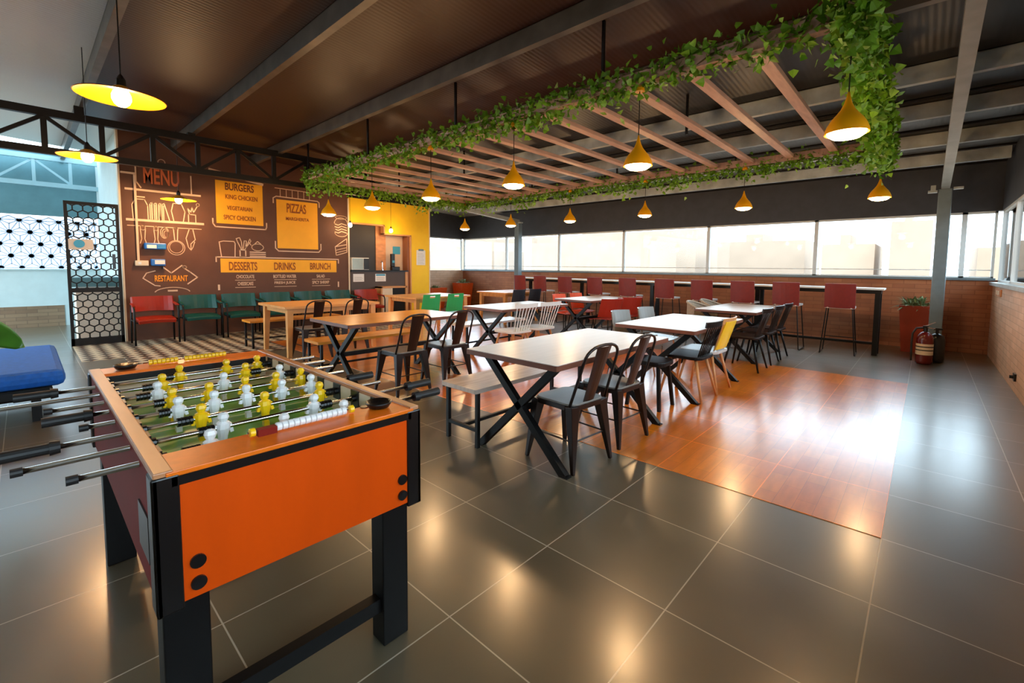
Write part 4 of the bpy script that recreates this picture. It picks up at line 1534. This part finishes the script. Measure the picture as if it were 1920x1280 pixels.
# blue lounge seat and the big leaf at the left edge
t = thing('blue_ottoman', 'royal blue cushioned lounge seat with black base at the left edge', 'lounge seat', (-6.3, -.7, 0))
MB().box(-7.2, -5.5, -1.7, .12, .2, .3).build('base', M['black'], t, world=True, bevel=.02)
MB().box(-7.24, -5.46, -1.74, .2, .3, .44).build('cushion', M['blue_cush'], t, world=True, bevel=.05)
MB().box(-6.9, -5.9, -1.74, -1.5, .44, .5).build('back_roll', M['blue_cush'], t, world=True, bevel=.04)
for x in (-7.1, -5.6):
    for y in (-1.6, .02):
        MB().cbox(x, y, 0, .06, .06, .2).build('leg', M['black'], t, world=True)
t = thing('potted_leafy_plant', 'large leafed green plant reaching in at the left edge above the blue seat', 'plant', (-4.6, -.75, 0))
MB().lathe([(.13, 0), (.17, .3), (.18, .34), (.16, .34), (.155, .3)], n=24).build('pot', M['planter_r'], t)
MB().cyl((0, 0, .27), (0, 0, .29), .155, n=20).build('soil', M['stem'], t)
MB().tube([(0, 0, .28), (.02, .02, .6), (-.02, .05, .9), (0, .1, 1.15)], .014, 8).build('stem', M['stem'], t, smooth=True)


def big_leaf(base, tip, wd, sag):
    base, tip = Vector(base), Vector(tip)
    d = tip - base
    sd = d.cross(Vector((0, 0, 1))).normalized()

    def f(u, v):
        s_ = math.sin(PI * min(1, v * .96 + .04)) ** .7
        return base + d * v + sd * ((u - .5) * wd * s_) + Vector((0, 0, sag * math.sin(PI * v) + .03 * abs(2 * u - 1) * s_))
    return MB().grid(f, 6, 12, .003)


def drooping_leaf():
    base, tip, sd = Vector((-.24, .34, .13 + .78)), Vector((-.4, .73, .69)), Vector((.2, .4, .9)).normalized()
    d = tip - base

    def f(u, v):
        s_ = math.sin(PI * min(1, v * .93 + .07)) ** .6
        return base + d * v + sd * ((u - .5) * .2 * s_) + Vector((0, 0, .07 * math.sin(PI * v * .9)))
    return MB().grid(f, 6, 12, .003)


drooping_leaf().build('leaf', M['bigleaf'], t, smooth=True)
MB().tube([(0, .09, .85), (-.12, .2, .97), (-.24, .34, .92)], .006, 6).build('leaf_stalk', M['bigleaf'], t)
for b, tp, wd, sg in (((0, .1, 1.1), (-.1, .62, 1.02), .15, .1), ((0, .08, .8), (.4, -.1, .7), .16, .1),
                     ((0, .1, 1.12), (-.4, -.2, 1.1), .16, .12), ((0, .05, .7), (-.3, -.35, .6), .15, .1), ((0, .1, 1.15), (.25, .1, 1.4), .14, .05)):
    big_leaf(b, tp, wd, sg).build('leaf', M['bigleaf'], t, smooth=True)

# ================================================================ FOOSBALL TABLE
FX0, FX1, FY0, FY1 = -2.82, -1.3, .18, .9
ZT = .86
t = thing('foosball_table', 'orange and black foosball table with yellow and white players in the foreground', 'foosball table', ((FX0 + FX1) / 2, (FY0 + FY1) / 2, 0))


def fp(name, mb, m, parent=None, **kw):
    return mb.build(name, M[m], parent or t, world=True, **kw)


RX0, RX1 = FX0 + .14, FX1 - .14       # inner ends
RY0, RY1 = FY0 + .035, FY1 - .03
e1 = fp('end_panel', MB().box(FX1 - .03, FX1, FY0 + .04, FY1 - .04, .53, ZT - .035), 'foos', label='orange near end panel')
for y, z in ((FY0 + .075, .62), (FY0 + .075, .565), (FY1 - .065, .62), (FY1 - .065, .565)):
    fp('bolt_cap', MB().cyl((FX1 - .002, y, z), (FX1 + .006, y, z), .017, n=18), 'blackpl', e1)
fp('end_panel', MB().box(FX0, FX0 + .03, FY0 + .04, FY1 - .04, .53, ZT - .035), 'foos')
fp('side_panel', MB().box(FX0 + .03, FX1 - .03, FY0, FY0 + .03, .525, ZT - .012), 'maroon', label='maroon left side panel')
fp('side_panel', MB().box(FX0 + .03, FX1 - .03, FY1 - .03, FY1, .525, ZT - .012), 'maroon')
fp('end_trim', MB().box(FX1 - .004, FX1 + .006, FY0 + .03, FY1 - .03, ZT - .035, ZT - .012), 'blackpl')
fp('end_trim', MB().box(FX0 - .006, FX0 + .004, FY0 + .03, FY1 - .03, ZT - .035, ZT - .012), 'blackpl')
for x in (FX0, FX1):
    for y in (FY0, FY1):
        sx = 1 if x == FX1 else -1
        sy = 1 if y == FY1 else -1
        m = MB().box(min(x + sx * .006, x - sx * .01), max(x + sx * .006, x - sx * .01), min(y + sy * .008, y - sy * .045), max(y + sy * .008, y - sy * .045), .515, ZT - .008)
        m.box(min(x + sx * .006, x - sx * .06), max(x + sx * .006, x - sx * .06), min(y + sy * .008, y - sy * .006), max(y + sy * .008, y - sy * .006), .515, ZT - .008)
        fp('corner_post', m, 'blackpl', bevel=.004)
fp('end_rim', MB().box(RX1, FX1 + .004, FY0 + .02, FY1 - .02, ZT - .013, ZT), 'foos_top', bevel=.002)
fp('end_rim', MB().box(FX0 - .004, RX0, FY0 + .02, FY1 - .02, ZT - .013, ZT), 'foos_top', bevel=.002)
fp('side_rim', MB().box(FX0, FX1, FY0 - .004, RY0, ZT - .012, ZT + .004), 'rimwood', bevel=.003)
fp('side_rim', MB().box(FX0, FX1, RY1, FY1 + .004, ZT - .012, ZT + .004), 'rimwood', bevel=.003)
# inside box
fp('inner_wall', MB().box(RX0, RX1, FY0 + .03, RY0 + .006, .7, ZT - .012), 'fcream')
fp('inner_wall', MB().box(RX0, RX1, RY1 - .006, FY1 - .03, .7, ZT - .012), 'fcream')
fp('inner_wall', MB().box(RX1 - .006, RX1 + .01, RY0, RY1, .7, ZT - .012), 'fcream')
fp('inner_wall', MB().box(RX0 - .01, RX0 + .006, RY0, RY1, .7, ZT - .012), 'fcream')
pf = fp('playfield', MB().box(RX0, RX1, RY0, RY1, .7, .735), 'field')
cxm, cym = (RX0 + RX1) / 2, (RY0 + RY1) / 2
fp('field_marking', MB().box(RX0, RX0 + .14, RY0, RY1, .735, .7365), 'fieldline', pf)
fp('field_marking', MB().box(cxm - .004, cxm + .004, RY0, RY1, .735, .737), 'fieldline', pf)
ln = MB()
ln.tube([(cxm + .1 * math.cos(2 * PI * i / 28), cym + .1 * math.sin(2 * PI * i / 28), .7355) for i in range(28)], .003, 6, closed=True)
fp('centre_circle', ln, 'fieldline', pf)
for s_ in (-1, 1):
    xe = RX1 if s_ > 0 else RX0
    for dy in (-.156, .156):
        fp('field_marking', MB().box(min(xe, xe - s_ * .16), max(xe, xe - s_ * .16), cym + dy - .004, cym + dy + .004, .735, .737), 'fieldline', pf)
    for sy in (-1, 1):
        ye = RY1 if sy > 0 else RY0
        fp('corner_wedge', MB().add([(xe, ye, .7372), (xe - s_ * .16, ye, .7372), (xe, ye - sy * .11, .7372), (xe, ye, .7352), (xe - s_ * .16, ye, .7352), (xe, ye - sy * .11, .7352)], [(0, 1, 2), (5, 4, 3), (0, 3, 4, 1), (1, 4, 5, 2), (2, 5, 3, 0)]), 'fieldline', pf)
fp('inner_trim', MB().box(RX0 + .006, RX0 + .012, RY0 + .006, RY1 - .006, ZT - .04, ZT - .012), 'blackpl')
fp('ball_return', MB().box(FX1 - .24, FX1 - .1, FY0 - .004, FY0 + .002, .6, .72), 'blackpl')
fp('table_underside', MB().box(FX0 + .03, FX1 - .03, FY0 + .03, FY1 - .03, .6, .7), 'dark')
# legs and low cross bars
for x in (FX0 + .14, FX1 - .1):
    for y in (FY0 + .06, FY1 - .055):
        fp('leg', MB().box(x - .04, x + .04, y - .05, y + .05, 0.0, .6), 'black', bevel=.004)
    fp('leg_brace', MB().box(x - .02, x + .02, FY0 + .1, FY1 - .1, .12, .17), 'black')
# ball returns and cups
for x, y in ((FX1 - .085, FY1 - .1), (FX0 + .085, FY0 + .115)):
    fp('ball_cup', MB().lathe([(.012, .002), (.034, .004), (.044, .02), (.042, .024), (.03, .014), (.008, .01)], (x, y, ZT), 20), 'blackpl', smooth=True)
fp('ball_slot', MB().cyl((RX1 - .02 + .03, RY1 - .1, ZT), (RX1 + .01, RY1 - .1, ZT + .002), .014, n=14), 'blackpl')




def bead_row(x, y0, y1, cols):
    r = fp('score_counter', MB().cyl((x, y0, ZT + .014), (x, y1, ZT + .014), .003, n=6), 'chrome')
    for a, b, m in cols:
        y = a
        while y < b - .004:
            mb = MB()
            n = 12
            for ra, rb, da, db in ((.0125, .0125, .0015, .014),):
                mb.cyl((x, y + da, ZT + .014), (x, y + db, ZT + .014), ra, rb, n)
            mb.cyl((x, y, ZT + .014), (x, y + .0015, ZT + .014), .009, .0125, n).cyl((x, y + .014, ZT + .014), (x, y + .0155, ZT + .014), .0125, .009, n)
            fp('score_bead', mb, m, r)
            y += .0165
    return r


xn = FX1 - .1
fp('counter_block', MB().box(xn - .012, xn + .012, .425, .475, ZT, ZT + .02), 'maroon')
bead_row(xn, .4, .72, [(.475, .69, 'pl_w'), (.405, .422, 'pl_y'), (.7, .716, 'pl_y')])
xf = FX0 + .06
bead_row(xf, .36, .72, [(.38, .49, 'pl_y'), (.52, .7, 'pl_y')])


def player(rx, y, m, parent, ang=0.0):
    """a moulded player hanging on the rod: torso, head, legs, foot as one mesh"""
    g = MB()
    g.lathe([(.004, .052), (.013, .047), (.0165, .036), (.012, .024), (.008, .02)], (0, 0, 0), 10)       # head
    g.lathe([(.008, .022), (.019, .016), (.021, .0), (.017, -.018), (.015, -.028)], (0, 0, 0), 10, cap=True)  # torso round the rod
    g.lathe([(.015, -.026), (.013, -.045), (.009, -.062)], (0, 0, 0), 8, cap=True)                        # shorts, legs
    g.box(-.012, .012, -.009, .009, -.078, -.058)                                                           # foot
    g.bar((0, -.018, .01), (0, -.025, -.02), .012, .01).bar((0, .018, .01), (0, .025, -.02), .012, .01)      # arms
    ca, sa = math.cos(ang), math.sin(ang)
    g.v = [Vector((v.x * ca + v.z * sa + rx, v.y + y, -v.x * sa + v.z * ca + RZ)) for v in g.v]
    return fp('player', g, m, parent, smooth=False)


RZ = .822
rods = [  # index from the far end, colour, player positions, rod left end, right end, handle side
    (0, 'pl_y', (.47, .66, .8), .059, 1.094, 'L'),
    (1, 'pl_y', (.38, .7), -.14, 1.086, ''),
    (2, 'pl_w', (.34, .57, .8), .035, 1.061, ''),
    (3, 'pl_y', (.36, .48, .61, .73, .84), .125, 1.042, 'L'),
    (4, 'pl_w', (.35, .46, .57, .7, .82), .106, 1.0, 'R'),
    (5, 'pl_y', (.385, .585, .79), .035, 1.062, 'L'),
    (6, 'pl_w', (.41, .7), -.035, 1.11, 'R'),
    (7, 'pl_w', (.34, .54, .74), .056, 1.045, 'R'),
]
pitch = (RX1 - RX0 - .16) / 7
for i, m, ys_, yl, yr, hs in rods:
    rx = RX0 + .08 + pitch * i
    hl = .11
    r = fp('rod', MB().cyl((rx, yl, RZ), (rx, yr, RZ), .0078, n=12), 'chrome', smooth=True)
    if hs == 'L':
        fp('handle', MB().cyl((rx, yl - hl, RZ), (rx, yl - .005, RZ), .0165, .0155, 14).cyl((rx, yl - .01, RZ), (rx, yl + .012, RZ), .021, .018, 14), 'rubber', r, smooth=False)
    else:
        fp('end_cap', MB().cyl((rx, yl - .012, RZ), (rx, yl + .01, RZ), .0115, n=12), 'rubber', r)
    if hs == 'R':
        fp('handle', MB().cyl((rx, yr + .005, RZ), (rx, yr + hl, RZ), .0155, .0165, 14).cyl((rx, yr - .012, RZ), (rx, yr + .01, RZ), .018, .021, 14), 'rubber', r, smooth=False)
    for y in ys_:
        player(rx, y, m, r, random.uniform(-.15, .15))
    bs = []
    if len(ys_) < 5:
        bs = [(ys_[0] - .045, .022), (ys_[-1] + .045, .022)]
    else:
        bs = [(ys_[0] - .04, .016), (ys_[-1] + .035, .016)]
    for y, hw in bs:
        if RY0 < y - hw and y + hw < RY1:
            g = MB()
            for q in range(4):
                a = y - hw + q * hw / 2
                g.cyl((rx, a, RZ), (rx, a + hw * .42, RZ), .0155, .0145, 12)
            fp('bumper', g, 'blackpl', r)
    for y, s_ in ((RY0 + .004, 1), (RY1 - .004, -1)):
        fp('rod_bearing', MB().box(rx - .03, rx + .03, min(y, y + s_ * .006), max(y, y + s_ * .006), RZ - .035, RZ + .03).cyl((rx, y, RZ), (rx, y + s_ * .02, RZ), .014, n=12), 'blackpl', r)
